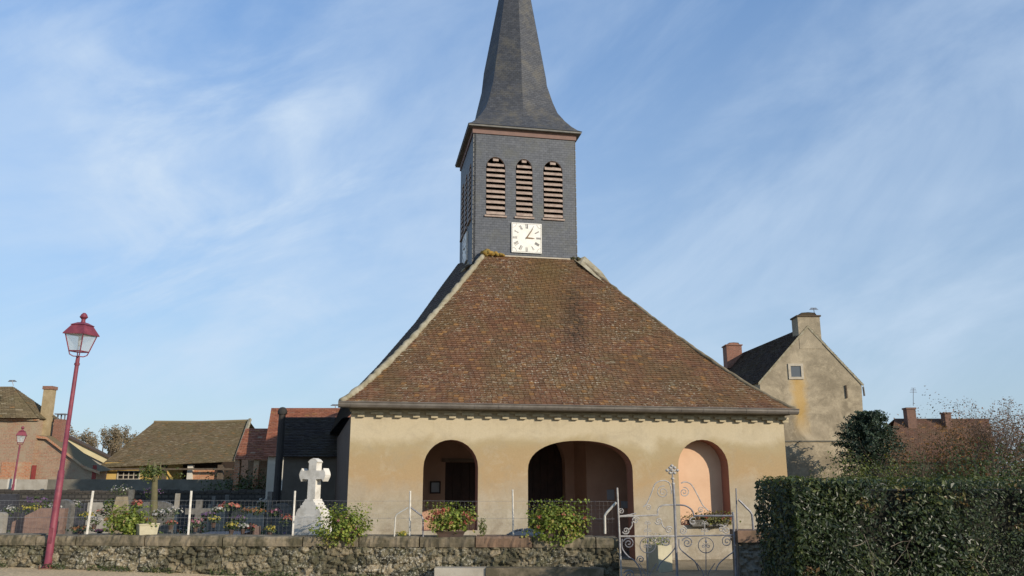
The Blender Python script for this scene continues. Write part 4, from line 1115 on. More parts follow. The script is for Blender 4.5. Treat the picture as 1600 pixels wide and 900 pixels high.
headstone(403, 822, 836, .08, 16.6, 'tiny pinkish stone marker behind the wall coping', GRANITE_P, 'flat')
headstone(12, 772, 800, .7, 27, 'wide dark granite headstone near the left edge', GRANITE_D, 'flat', .2)
rs = random.Random(5)
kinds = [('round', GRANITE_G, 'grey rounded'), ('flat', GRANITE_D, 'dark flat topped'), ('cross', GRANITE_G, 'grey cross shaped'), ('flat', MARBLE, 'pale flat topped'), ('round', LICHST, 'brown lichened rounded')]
near = ['behind the lamp post', 'right of the lamp post', 'left of the first white fence post', 'right of the first white fence post', 'behind the cream trough', 'right of the mossy tree', 'left of the second white fence post', 'right of the second white fence post', 'behind the yellow flowers', 'behind the rust flowers', 'left of the third white fence post', 'beside the back wall on the left', 'beside the back wall in the middle', 'beside the back wall near the house']
us = [100, 116, 126, 156, 172, 252, 285, 312, 340, 378, 440, 46, 230, 400]
for k, (u, nr) in enumerate(zip(us, near)):
    st_, mt_, ds = kinds[k % 5]; Y = 20 + (k * 5.3) % 12; 
    headstone(u, 780 + (k * 7) % 16, 800, .55 + .25 * ((k * 3) % 4) / 4, Y, f'{ds} headstone {nr}', mt_, st_, .14, radians((k * 37) % 20 - 10))
# low tomb slabs
for k, (u, Y, w, mt_, lb) in enumerate(((315, 18.5, .9, GRANITE_G, 'low grey tomb slab right of the second white fence post'), (270, 18.6, .9, MARBLE, 'low pale tomb slab left of the second white fence post'), (120, 19, .9, GRANITE_D, 'low dark tomb slab behind the first white fence post'), (400, 19.0, .9, GRANITE_D, 'low dark tomb slab left of the third white fence post'), (350, 22.5, 1.0, GRANITE_P, 'low pink tomb slab in the middle of the graveyard'))):
    q = P(u, 800, Y); mb = MB(); mb.box((q.x, Y, -.03), w, 1.9, .32, .1); mb.box((q.x, Y, .292), w + .1, 2.0, .07, .1); o = mb.build('tomb', mt_); tag(o, lb, 'grave', 'graves in the churchyard')
# chrysanthemum pots and flower clumps
fl = [(45, 796, 18.2, .20, .10, PETAL_Y, 'yellow chrysanthemum clump behind the pink headstone'), (16, 797, 18.4, .13, .10, PETAL_W, 'whitish flower clump left of the pink headstone'),
      (84, 792, 18.3, .12, .08, PETAL_W, 'white flowers at the maroon lamp post'), (126, 826, 16.8, .22, .06, PETAL_O, 'rust flowers low behind the first white fence post'),
      (133, 806, 18, .14, .08, PETAL_Y, 'small yellow flowers left of the first fence post'), (160, 802, 18.6, .22, .10, PETAL_R, 'pinkish red flower pot right of the first fence post'),
      (148, 813, 17.8, .12, .09, PETAL_W, 'silvery white plant right of the first fence post'), (156, 829, 16.7, .14, .025, PETAL_P, 'bright pink flower strip low on the wall'),
      (213, 788, 20, .12, .12, PETAL_R, 'orange red flowers above the cream trough'), (170, 788, 20, .12, .14, SHRUB_Y, 'light green bush left of the lichen covered stone'),
      (250, 803, 19, .14, .1, PETAL_W, 'pale flowers right of the mossy tree'), (270, 800, 18.8, .16, .13, PETAL_W, 'white chrysanthemums left of the second fence post'),
      (267, 817, 17.4, .10, .05, PETAL_R, 'small red flowers low left of the second fence post'), (334, 812, 17.6, .13, .07, PETAL_Y, 'bright yellow chrysanthemum right of the second fence post'),
      (358, 792, 20, .26, .10, PETAL_R, 'wide crimson flower bank in the middle of the graveyard'), (395, 799, 19.5, .22, .10, PETAL_O, 'wide rust coloured flower clump'),
      (340, 796, 19, .12, .06, PETAL_W, 'small white flowers left of the crimson bank'), (362, 822, 16.9, .13, .08, PETAL_Y, 'ochre yellow flower pot behind the wall'),
      (380, 822, 16.9, .13, .06, PETAL_W, 'white and pink flowers behind the wall'), (395, 824, 16.9, .10, .07, PETAL_R, 'salmon flowers beside the tiny pinkish marker'),
      (410, 787, 21, .10, .14, PETAL_W, 'tall pale flowers left of the narrow stone post'), (422, 827, 16.8, .10, .07, PETAL_Y, 'yellow green plant near the third fence post'),
      (325, 804, 18.3, .12, .06, PETAL_V, 'violet flowers right of the second fence post'), (374, 810, 18, .2, .07, PETAL_V, 'violet blue flowers behind the ochre pot'),
      (306, 816, 17.5, .14, .1, PETAL_P, 'pinkish heather beside the second fence post'), (238, 770, 30, .3, .2, PETAL_V, 'purple flowers near the back wall'),
      (60, 785, 22, .3, .15, PETAL_V, 'purple heather beyond the pink headstone'), (110, 789, 21, .25, .12, PETAL_W, 'white flowers beyond the lamp post'), (430, 800, 20, .14, .1, PETAL_P, 'pink flowers at the narrow stone post'),
      (448, 812, 18.5, .14, .12, PETAL_R, 'red flowers left of the white cross'), (188, 766, 31, .4, .2, PETAL_W, 'white flowers far back in the graveyard')]
for (u, v, Y, w, h, pm, lb) in fl:
    small_plant('grave_flowers', u, v, w * 1.25, h * 1.1, Y, lb, 'flowers', (SHRUB, pm), 80, .05 if Y < 19 else .07, pot=.10 if Y < 18 else None, group='flowers on the graves')

# low plants crowding the graves
mb = MB(); gx0, gx1 = P(-60, 800, 18).x, P(455, 800, 18).x
for _ in range(17000):
    Y = 17.2 + 17 * R() ** 1.4; x_ = P(U(-30, 452), 800, Y).x
    nz = noise.noise(V((x_ * .9, Y * .9, 0)))
    if nz < -.12: continue
    h_ = .12 + .5 * max(0, nz + .1) + (.12 if R() < .1 else 0)
    q = V((x_, Y, -.02 + U(0, h_))); k_ = noise.noise(V((x_ * 2.6, Y * 2.6, 5)))
    m_ = 0 if (abs(k_) < .22 or R() < .45) else (1 if k_ > .38 else 2 if k_ > .22 else 3 if k_ < -.36 else 4)
    leaf(mb, q, rv() + Zv * .6, U(.06, .12), m_, .7)
o = mb.build('ground_cover', [SHRUB, PETAL_R, PETAL_W, PETAL_V, AUTUMN]); tag(o, 'low plants and small faded flowers crowding the graves', kind='stuff')
# graveyard back walls
def long_wall(name, pts, zt, zb_, t, mat, label, cap=None):
    o = thing(name, pts[0], label, 'wall')
    mb = MB()
    for (a, b) in zip(pts, pts[1:]):
        a, b = V(a), V(b); a.z = b.z = zb_; d = b - a; nn = V((-d.y, d.x, 0)).normalized() * t
        mb.obox(a, d, nn, Zv * (zt - zb_))
    mb.build('masonry', mat, o)
    if cap:
        mb = MB(); a, b = V(pts[0]), V(pts[-1]); n = int((b - a).length / .35)
        for k in range(n):
            q = a.lerp(b, (k + .5) / n); mb.box((q.x, q.y + t / 2, zt), .33, t + .08, U(.08, .16), 0)
        mb.build('capping', cap, o)
    return o
zt1 = P(200, 770, 38).z
long_wall('graveyard_wall', [(-40, 38, 0), (P(470, 770, 38).x, 38, 0)], zt1, -.1, .4, bricky('shaded_field_stone', (.10, .09, .075), (.06, .055, .05), (.035, .033, .03), .3, .16, .03), 'dark dry stone wall at the back of the graveyard', simple('shaded_cap_stone', (.08, .07, .06), var=.5))  # stone and caps toned dark; the church's shadow is put into their colour
zt2 = P(200, 749, 43).z
long_wall('rendered_wall', [(P(75, 749, 43).x, 43, 0), (P(388, 749, 43).x, 43, 0)], zt2, -.1, .3, CEMENT, 'long grey rendered wall behind the graveyard, in front of the barn')  # shadowed stretch of the wall; the shadow is put into its darker cement
long_wall('rendered_wall', [(-45, 44.2, 0), (P(70, 752, 44.2).x, 44.2, 0)], zt2 + .0, -.1, .3, CEMENT_L, 'pale sunlit end of the rendered wall in front of the brick house at the left edge')  # sunlit end of the same wall; sunlight put into its paler cement

# ------------------------------------------------------------------ street lamps
def lamp(base, top_px, Y, label, scale=1.0, lean=None):
    b = V(base); tp = P(top_px[0], top_px[1], Y)
    Hh_ = (tp - b).length; ax = (tp - b).normalized(); q = ax.to_track_quat('Z', 'Y').to_matrix(); q = q @ Matrix.Rotation(radians(28), 3, 'Z')
    o = thing('street_lamp', b, label, 'street lamp', 'maroon street lamps')
    s = scale; hp = Hh_ - .80 * s
    mb = MB(); mb.lathe(b, [(.085 * s, 0), (.085 * s, .04), (.062 * s, .05), (.058 * s, hp * .3), (.055 * s, hp * .45), (.04 * s, hp * .451), (.034 * s, hp * .98), (.03 * s, hp)], 14, mat=q)
    mb.lathe(b, [(.046 * s, hp - .16 * s), (.046 * s, hp - .12 * s)], 12, mat=q); mb.build('pole', MAROON, o, True)
    mb = MB(); dq_ = (q @ V((.3, -1, 0))).normalized()
    mb.obox(b + ax * .42 * s + V((-.035, -.061 * s, 0)), V((.07 * s, 0, 0)), V((0, .012, 0)), ax * .26 * s); mb.build('access_door', simple('faded_lamp_paint', (.26, .07, .09), (.15, .035, .05), 8), o)
    mb = MB(); mb.box(b - Zv * .02, .26 * s, .26 * s, .035, .5); 
    for sx_ in (-1, 1):
        for sy_ in (-1, 1): mb.lathe(b + V((sx_ * .09 * s, sy_ * .09 * s, .015)), [(.014, 0), (.014, .05), (.001, .05)], 6)
    mb.build('base_plate', simple('rusty_base', (.18, .10, .06)), o)
    def W(x, y, z): return b + q @ V((x * s, y * s, hp + z * s))
    def frus(mb, r0, z0, r1, z1, m=0):
        cs = [(-1, -1), (1, -1), (1, 1), (-1, 1)]
        for i in range(4): a, c_ = cs[i], cs[(i + 1) % 4]; mb.poly([W(a[0] * r0, a[1] * r0, z0), W(c_[0] * r0, c_[1] * r0, z0), W(c_[0] * r1, c_[1] * r1, z1), W(a[0] * r1, a[1] * r1, z1)], m)
    mb = MB(); cs = [(-1, -1), (1, -1), (1, 1), (-1, 1)]
    for i in range(4):
        a = cs[i]; mb.tube([W(a[0] * .115, a[1] * .115, .09), W(a[0] * .185, a[1] * .185, .40)], .010 * s, 5)
        c_ = cs[(i + 1) % 4]; mb.tube([W(a[0] * .115, a[1] * .115, .09), W(c_[0] * .115, c_[1] * .115, .09)], .012 * s, 5)
        mb.tube([W(0, 0, 0), W(a[0] * .06, a[1] * .06, .0), W(a[0] * .10, a[1] * .10, .03), W(a[0] * .115, a[1] * .115, .09)], .010 * s, 5)
    mb.build('lantern_frame', MAROON, o)
    mb = MB(); frus(mb, .11, .095, .178, .395); mb.build('lamp_glass', LGLASS, o)
    mb = MB(); frus(mb, .215, .39, .215, .405); frus(mb, .215, .405, .13, .56); frus(mb, .13, .56, .145, .57); frus(mb, .145, .57, .06, .62)
    mb.poly([W(a[0] * .215, a[1] * .215, .39) for a in cs[::-1]], 1)
    mb.lathe(W(0, 0, .60), [(.05 * s, 0), (.035 * s, .05 * s), (.035 * s, .08 * s), (.072 * s, .12 * s), (.06 * s, .145 * s), (.05 * s, .17 * s), (.02 * s, .2 * s), (.001, .2 * s)], 12, mat=q)
    mb.build('lamp_hood', [MAROON, simple('lamp_reflector', (.55, .52, .5))], o)
    mb = MB(); mb.lathe(W(0, 0, .2), [(.03 * s, .18 * s), (.035 * s, .1 * s), (.03 * s, 0), (.001, -.02 * s)], 8, mat=q); mb.build('bulb', simple('unlit_bulb', (.6, .6, .6)), o)
    return o
bx = P(74, 886, 15.75); bx.z = street_z(bx.x)
lamp(bx, (132, 489), 15.6, 'tall maroon street lamp with square lantern in front of the churchyard wall, at the left', 1.06)
bx2 = P(18, 768, 41); bx2.z = 0
lamp(bx2, (36, 666), 41, 'small distant maroon street lamp in front of the brick house', 1.12)

# ------------------------------------------------------------------ background houses
def roofquad(mb, a, b, c_, d, rows, tw, m=0):
    """a,b eave left/right; d,c_ top left/right"""
    mb.poly([a, b, c_, d], m)
    tiled(mb, lambda t: V(a).lerp(V(d), t), lambda t: V(b).lerp(V(c_), t), rows, tw, .025, .008, m)
def win(parent, c0, ex, w, h, frame=WINFRAME, name='window', nx=1, nz=1, glass=WGLASS, fw=.1):
    """c0: lower-left world corner on the wall, ex horizontal unit dir; faces -cross"""
    nn = ex.cross(Zv).normalized()
    mb = MB()
    mb.obox(c0 - ex * fw + nn * .0 - Zv * fw, ex * (w + 2 * fw), nn * .06, Zv * fw); mb.obox(c0 - ex * fw + Zv * h, ex * (w + 2 * fw), nn * .06, Zv * fw)
    mb.obox(c0 - ex * fw, ex * fw, nn * .06, Zv * h); mb.obox(c0 + ex * w, ex * fw, nn * .06, Zv * h)
    for i in range(1, nx): mb.obox(c0 + ex * (w * i / nx - .025), ex * .05, nn * .04, Zv * h)
    for i in range(1, nz): mb.obox(c0 + Zv * (h * i / nz - .02), ex * w, nn * .035, Zv * .04)
    f = mb.build(name, frame, parent)
    mb = MB(); mb.obox(c0 + nn * .005, ex * w, nn * .01, Zv * h); mb.build('pane', glass, f)
    return f
# tall gabled house on the right
Yg = 45; gh = thing('gabled_house', (P(1265, 750, Yg).x, Yg, 0), 'tall old gabled house with stained beige render and dark roof, right of the church', 'house')
gl = P(1187, 598, Yg); gr = P(1346, 600, Yg); ga = P(1262, 511, Yg)
gb = V((gl.x, Yg, -.1)); gbr = P(1352, 752, Yg); gbr.z = -.1
hd = V((-.09, 1, 0)).normalized() * 11
mb = MB(); mb.poly([gb, gbr, gr, ga, gl]); mb.poly([x + hd for x in (gl, ga, gr, gbr, gb)]); mb.poly([gb, gl, gl + hd, gb + hd]); mb.poly([gbr, gbr + hd, gr + hd, gr])
mb.build('wall', GABLE, gh)
f0 = V((0, -.15, 0)); mb = MB()
ov_l = gl + (gl - ga) * .03; ov_r = gr + (gr - ga) * .035
roofquad(mb, ov_l + hd + Zv * .08, ov_l + f0 * .3 + Zv * .08, ga + f0 * .3 + Zv * .08, ga + hd + Zv * .08, 44, .3)
roofquad(mb, ov_r + f0 * .3 + Zv * .08, ov_r + hd + Zv * .08, ga + hd + Zv * .08, ga + f0 * .3 + Zv * .08, 40, .3)
for p_, q_ in ((ov_l, ga), (ga, ov_r)): mb.poly([p_ + f0 * .3 + Zv * .1, q_ + f0 * .3 + Zv * .1, q_ + f0 * .3 - Zv * .06, p_ + f0 * .3 - Zv * .06], 1)
mb.build('roof', [TILE_DK, MORTAR], gh)
def chim(parent, u0, u1, vt, vb, Y, mat, cap=True, d=.8, capmat=None, taper=0, capstyle='arch'):
    a = P(u0, vb, Y); b = P(u1, vb, Y); t_ = P((u0 + u1) / 2, vt, Y); w = (b - a).length; mb = MB()
    c0 = (a + b) / 2; hh = t_.z - a.z; mb.box(c0 + V((0, d / 2, 0)), w, d, hh * .88); ch = mb.build('chimney', mat, parent)
    mb = MB(); ctop = c0 + V((0, d / 2, hh * .88))
    if capstyle == 'arch':
        mb.box(ctop, w + .12, d + .12, hh * .04)
        for k in range(6):
            an = pi * k / 6; an2 = pi * (k + 1) / 6
        n = 8; z = ctop.z + hh * .04
        prof = [(-w * .38, 0), (-w * .3, hh * .07), (0, hh * .085), (w * .3, hh * .07), (w * .38, 0)]
        for i in range(4):
            p_, q_ = prof[i], prof[i + 1]; mb.poly([V((ctop.x + p_[0], ctop.y - d / 2, z + p_[1])), V((ctop.x + q_[0], ctop.y - d / 2, z + q_[1])), V((ctop.x + q_[0], ctop.y + d / 2, z + q_[1])), V((ctop.x + p_[0], ctop.y + d / 2, z + p_[1]))])
        mb.poly([V((ctop.x + p_[0], ctop.y - d / 2 + .02, z + p_[1])) for p_ in prof[::-1]])
    elif capstyle == 'metal':
        for sx_ in (-1, 0, 1): mb.box(ctop + V((sx_ * w * .4, 0, 0)), .06, .06, hh * .18)
        mb.box(ctop + Zv * hh * .18, w * 1.15, d * .9, hh * .04)
    else: mb.box(ctop, w + .1, d + .1, hh * .06)
    mb.build('chimney_cap', capmat or mat, ch); return ch
chim(gh, 1250, 1285, 488, 545, Yg - .02, GABLE, d=1.0, capmat=TILE_DK)
chim(gh, 1137, 1161, 535, 575, Yg + 9.5, CHIMBRICK, d=1.0, capmat=CHIMBRICK)
a = P(1236, 589, Yg); b = P(1252, 589, Yg); tz = P(1244, 572, Yg)
win(gh, a + V((0, -.0, 0)), V((1, 0, 0)), b.x - a.x, tz.z - a.z, fw=.13)
mb = MB(); mb.box(P(1323, 622, Yg) + V((0, -.04, 0)), .07, .08, .7); mb.build('iron_anchor', BARK, gh)
mb = MB(); q0 = P(1150, 690, Yg - .06); q1 = P(1350, 691, Yg - .06); mb.obox(V((gl.x, Yg - .06, q0.z)), V((gbr.x - gl.x - .1, 0, 0)), V((0, .055, 0)), Zv * .06); mb.build('string_course', CEMENT, gh)
mb = MB(); q = gr + V((.1, .05, -.15)); mb.tube([q, q + V((.02, 0, -.5))], .05, 6); mb.build('downpipe', GUTTER, gh)
def aerial(u, vt, vb, Y, label):
    a = P(u, vb, Y); b = P(u - (2 if vt < 600 else 0), vt, Y); mb = MB(); mb.tube([a, b], .02, 4)
    for k in range(4): q = a.lerp(b, .75 + .08 * k); mb.tube([q - V((.25 - .03 * k, 0, 0)), q + V((.25 - .03 * k, 0, 0))], .012, 4)
    o = mb.build('television_aerial', IRON); tag(o, label, 'aerial')
aerial(1273, 481, 492, Yg + .4, 'small television aerial on the tall gabled house chimney')
aerial(1427, 606, 634, 58, 'television aerial on a thin mast above the brown tiled house at right')
aerial(21, 594, 603, 46, 'small weather vane shaped aerial on the brick house roof at the left edge')
aerial(524, 632, 639, 42, 'tiny aerial on the red ridge beside the church gutter')

OLDCH = simple('dark_old_brick', (.20, .115, .085), (.14, .085, .065), 5, .9)
# brown roofed house at right
Yb = 58; bh = thing('long_house', (P(1450, 750, Yb).x, Yb, 0), 'long low house with brown tiled roof and two brick chimneys, behind shrubs at right', 'house')
e0, e1, t0_, t1_ = P(1385, 722, Yb), P(1560, 722, Yb), P(1398, 654, Yb + 4), P(1545, 657, Yb + 4); t1_.z = t0_.z; e1.z = e0.z
mb = MB(); roofquad(mb, e0, e1, t1_, t0_, 34, .3); bk = [x + V((0, 8, 0)) for x in (e0, e1)]; mb.poly([bk[1], bk[0], t0_, t1_]); mb.build('roof', TILE_DK if False else tilemat('brown_red_tile', [(0, (.11, .055, .038)), (.5, (.14, .068, .045)), (1, (.17, .085, .055))], mossy=.3, l_amt=.005), bh)
mb = MB(); w0 = V((e0.x + .3, Yb + .3, -.1)); mb.obox(w0, V((e1.x - e0.x - .6, 0, 0)), V((0, 7.3, 0)), Zv * (e0.z + .1)); mb.build('wall', BARK, bh)
mb = MB(); 
for x_ in (e0.x + .3, e1.x - .3): mb.poly([(x_, Yb + .3, e0.z - .01), (x_, Yb + 7.6, e0.z - .01), (x_, Yb + 4, t0_.z - .1)])
mb.build('gable', BRICKW, bh)
chim(bh, 1421, 1435, 634, 680, Yb + 3, OLDCH, capstyle='flat', d=.6); chim(bh, 1480, 1490, 642, 680, Yb + 3, OLDCH, capstyle='flat', d=.6)

# left house beside the church, red tiles
Yl = 38; lh = thing('red_roofed_house', (P(470, 750, Yl).x, Yl, 0), 'house with bright red tiled roof seen behind the darker house left of the church', 'house')
e0, e1 = P(411, 713, Yl), P(560, 713, Yl); t0_, t1_ = P(424, 637.5, Yl + 4.0), P(560, 637.5, Yl + 4.0)
mb = MB(); roofquad(mb, e0, e1, t1_, t0_, 32, .24); mb.poly([e1 + V((0, 8, 0)), e0 + V((0, 8, 0)), t0_, t1_]); mb.build('roof', TILE_RED, lh)
mb = MB(); x0_ = P(417, 740, Yl + .25).x; mb.obox(V((x0_, Yl + .25, -.1)), V((e1.x - x0_, 0, 0)), V((0, 7.4, 0)), Zv * (e0.z + .2)); mb.build('wall', WHITEW, lh)
mb = MB(); x_ = e0.x + .35; mb.poly([(x_, Yl + 7.4, e0.z - .02), (x_, Yl + .25, e0.z - .02), (x_, Yl + 4.0, t0_.z - .08)]); mb.build('gable', CEMENT_L, lh)
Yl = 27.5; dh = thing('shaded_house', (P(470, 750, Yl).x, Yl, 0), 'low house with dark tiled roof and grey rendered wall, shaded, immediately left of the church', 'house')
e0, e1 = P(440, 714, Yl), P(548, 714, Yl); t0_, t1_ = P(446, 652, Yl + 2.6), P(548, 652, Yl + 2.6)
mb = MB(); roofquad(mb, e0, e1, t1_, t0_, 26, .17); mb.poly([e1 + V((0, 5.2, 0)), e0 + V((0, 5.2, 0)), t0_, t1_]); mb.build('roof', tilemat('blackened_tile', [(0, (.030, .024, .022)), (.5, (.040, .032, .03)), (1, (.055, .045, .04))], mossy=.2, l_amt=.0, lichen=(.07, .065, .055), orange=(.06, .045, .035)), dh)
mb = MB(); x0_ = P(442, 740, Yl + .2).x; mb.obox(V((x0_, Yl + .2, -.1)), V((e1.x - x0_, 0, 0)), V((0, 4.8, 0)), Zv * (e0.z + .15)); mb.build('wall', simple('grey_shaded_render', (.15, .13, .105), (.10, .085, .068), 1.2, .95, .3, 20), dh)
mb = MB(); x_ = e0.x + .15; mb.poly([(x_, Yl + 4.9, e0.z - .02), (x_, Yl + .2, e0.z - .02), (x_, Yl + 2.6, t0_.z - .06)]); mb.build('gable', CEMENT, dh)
o = thing('flue_stack', (P(438, 760, 27).x, 27, 0), 'slim dark round capped flue stack at the left corner of the shaded house', 'chimney')
q = P(433.5, 752, 27); tp = P(438, 645, 27); mb = MB(); mb.tube([V((q.x, 27, -.05)), V((q.x + .02, 27, tp.z))], [.12, .11], 10); mb.build('stack', simple('soot_brick', (.05, .045, .042)), o)
mb = MB(); mb.lathe(V((q.x + .02, 27, tp.z)), [(.145, -.05), (.16, .02), (.14, .1), (.08, .17), (.001, .19)], 10); mb.build('cowl', simple('soot_cap', (.04, .038, .036)), o, True)
mb = MB(); mb.box((P(424, 740, 29.6).x, 29.9, -.05), .34, .5, P(424, 725, 29.6).z + .05, 0); o = mb.build('gate_pillar', WHITEW); tag(o, 'white rendered pillar at the left end of the red roofed house', 'pillar')
# small red shed roof
Ys = 40; sh = thing('red_tiled_shed', (P(390, 750, Ys).x, Ys, 0), 'open shed with terracotta tiled roof between barn and red roofed house', 'shed')
e0, e1, t0_, t1_ = P(366, 718, Ys), P(418, 718, Ys), P(384, 669.5, Ys + 3), P(430, 669.5, Ys + 3)
mb = MB(); roofquad(mb, e0, e1, t1_, t0_, 18, .24); mb.poly([e1 + V((0, 6, 0)), e0 + V((0, 6, 0)), t0_, t1_]); mb.build('roof', TILE_RED, sh)
mb = MB(); mb.obox(V((e0.x + .2, Ys + 1.5, -.1)), V((e1.x - e0.x - .4, 0, 0)), V((0, 3.6, 0)), Zv * (e0.z + .1)); mb.build('wall', BRICKW, sh)
mb = MB()
for u in (371, 401): q = P(u, 735, Ys + .3); mb.box((q.x, Ys + .3, -.1), .25, .25, e0.z + .15)
mb.build('pillar', BRICKO, sh)
# barn
Yr = 50; bn = thing('barn', (P(270, 750, Yr).x, Yr, 0), 'long barn with sagging moss brown tiled roof and yellow end wall', 'barn')
e0, e1, t0_, t1_ = P(152, 731, Yr), P(368, 721, Yr), P(241, 660, Yr + 5), P(390, 658, Yr + 5); 
mb = MB()
def sagL(t): return V(e0).lerp(V(t0_), t)
mb.poly([e0, e1, t1_, t0_]); rows = 66
tiled(mb, sagL, lambda t: V(e1).lerp(V(t1_), t), rows, .2, .02, .012)
mb.poly([e1 + V((0, 10, 0)), e0 + V((0, 10, 0)), t0_, t1_])
mb.tube([e1 + V((.02, -.05, .06)), t1_ + V((.02, 0, .1))], .12, 5, 1); mb.tube([t0_, t0_.lerp(t1_, .5) - Zv * .06, t1_], .12, 5, 0)
mb.build('roof', [TILE_BARN, MORTAR], bn)
x0_, x1_ = e0.x + .25, P(254, 740, Yr).x; zeb = e0.z
mb = MB(); mb.obox(V((x0_, Yr + .4, -.1)), V((x1_ - x0_, 0, 0)), V((0, 8.5, 0)), Zv * (zeb + .42)); mb.build('end_wall', YELLOWW, bn)
mb = MB(); mb.obox(V((x1_ + .01, Yr + 3, -.1)), V((e1.x - x1_ - .6, 0, 0)), V((0, 5.5, 0)), Zv * (zeb + .9)); mb.build('back_wall', simple('dark_barn_boards', (.05, .035, .028)), bn)
mb = MB(); q = P(302, 740, Yr + .5); mb.obox(V((q.x, Yr + .5, -.1)), V((P(330, 740, Yr).x - q.x, 0, 0)), V((0, .3, 0)), Zv * (P(300, 733, Yr).z + .1)); mb.build('brick_wall', BRICKO, bn)
for u in (256, 298, 345):
    q = P(u, 740, Yr + .5); mb = MB(); mb.box((q.x, Yr + .45, -.1), .3, .3, zeb + .28); mb.build('post', WHITEW if u == 298 else BARK, bn)
a = P(184, 748, Yr + .34); b = P(216, 748, Yr + .34); tz = P(200, 737, Yr + .34)
win(bn, V((a.x, Yr + .4, a.z)), V((1, 0, 0)), b.x - a.x, tz.z - a.z, WINFRAME, nx=4, nz=2, glass=DARK, fw=.07)
mb = MB(); mb.obox(V((x0_, Yr - .02, zeb - .12)), V((e1.x - x0_, 0, 0)), V((0, .12, 0)), Zv * .1); mb.build('eave_beam', BARK, bn)

# brick house at the left edge
Yk = 47; bk_ = thing('brick_house', (P(20, 750, Yk).x, Yk, 0), 'weathered brick house with steep hipped tile roof at the left picture edge', 'house')
xl_, xr_ = P(-60, 700, Yk).x, P(53, 700, Yk).x; ez = P(20, 654, Yk).z
mb = MB(); mb.obox(V((xl_, Yk, -.1)), V((xr_ - xl_, 0, 0)), V((0, 2.2, 0)), Zv * (ez + .1)); mb.build('wall', BRICKW, bk_)
ap = P(20, 604, Yk + 1.1); ap0 = ap + V((-4.5, 0, 0)); eL_ = V((xl_ - .2, Yk - .25, ez)); eR_ = V((xr_ + .15, Yk - .25, ez)); eB = V((xr_ + .15, Yk + 2.4, ez)); cn = P(30, 655, Yk - .25); cn = V((P(28, 655, Yk - .25).x, Yk - .45, ez))
mb = MB(); roofquad(mb, eL_, cn, ap, ap0, 26, .3); roofquad(mb, cn, eR_, ap, ap, 26, .3); roofquad(mb, eR_, eB, ap, ap, 26, .3); mb.poly([eB, V((xl_, Yk + 2.4, ez)), ap0, ap]); mb.build('roof', TILE_BARN, bk_)
mb = MB(); mb.obox(V((xl_, Yk - .14, ez - .12)), V((xr_ - xl_ + .1, 0, 0)), V((0, .135, 0)), Zv * .11); mb.build('cornice', BRICKO, bk_)
q = P(0, 745, Yk - .02); mb = MB(); mb.obox(V((q.x, Yk - .03, 0)), V((P(46, 745, Yk).x - q.x, 0, 0)), V((0, .025, 0)), Zv * P(20, 722, Yk).z); mb.build('brick_patch', BRICKO, bk_)
mb = MB(); q = P(47, 752, Yk - .06); mb.obox(V((q.x, Yk - .06, 0)), V((.25, 0, 0)), V((0, .025, 0)), Zv * P(50, 727, Yk).z); mb.build('door', REDDOOR, bk_)
o = chim(bk_, 58, 71, 598, 685, Yk + .6, simple('tan_chimney_render', (.42, .33, .20), (.30, .23, .13), 2.5, .95, .5, 20), d=.5, capstyle='flat', capmat=CHIMBRICK)
# lower lean-to with brick wall
ln = thing('brick_outbuilding', (P(100, 750, 47.5).x, 47.5, 0), 'lower brick outbuilding with sloping verge right of the hipped brick house', 'house')
Yn = 47.3
pts = [V((P(51, 700, Yn).x, Yn, -.1)), V((P(148, 700, Yn).x, Yn, -.1)), P(148, 734, Yn), P(132, 729, Yn), P(72, 683, Yn), P(52, 681, Yn)]
mb = MB(); mb.poly(pts); bb = [x + V((0, 1.5, 0)) for x in pts]; mb.poly(bb[::-1]); mb.poly([pts[1], bb[1], bb[2], pts[2]]); mb.build('wall', BRICKW, ln)
mb = MB(); rp = [P(50, 680, Yn - .2), P(72, 682, Yn - .2), P(132, 728, Yn - .2), P(156, 737, Yn - .2)]
for a, b in zip(rp, rp[1:]): 
    bk2 = V((0, 1.6, .12)); mb.poly([a, b, b + bk2, a + bk2]); mb.poly([a - Zv * .14, b - Zv * .14, b, a], 1)
mb.build('roof', [TILE_BARN, BRICKO], ln)
mb = MB(); q = P(143, 746, Yn - .04); mb.obox(V((q.x, Yn - .04, 0)), V((.22, 0, 0)), V((0, .03, 0)), Zv * P(145, 727, Yn).z); mb.build('door', REDDOOR, ln)
chim(ln, 80, 94, 650, 692, Yn + .5, CHIMBRICK, d=.5, capstyle='metal', capmat=IRON)
# cream verge gable behind
Yv = 56; vg = thing('cream_gabled_house', (P(130, 750, Yv).x, Yv, 0), 'house end with pale cream sloping verge board behind the brick outbuilding', 'house')
p0, p1 = P(98, 680, Yv), P(176, 719, Yv); mb = MB(); mb.poly([V((p0.x - 3, Yv, 0)), V((p1.x, Yv, 0)), p1 - Zv * .3, p0 - Zv * .2, p0 + V((-3, 0, -1.7))]); mb.build('wall', CEMENT_L, vg)
mb = MB(); mb.obox(p0 - Zv * .42 - V((0, .15, 0)), p1 - p0, V((0, .1, 0)), Zv * .42); mb.build('verge_board', CREAMP, vg)
mb = MB(); mb.obox(p0 - V((0, .25, 0)), p1 - p0, V((0, .9, 0)), Zv * .10); mb.build('roof', TILE_DK, vg)
mb = MB(); q = P(17, 766, 41.5); mb.box((q.x, 41.5, -.1), .26, .3, P(18, 748, 41.5).z + .1); o = mb.build('utility_box', WHITEW); tag(o, 'small white utility cabinet at the foot of the distant street lamp', 'cabinet')

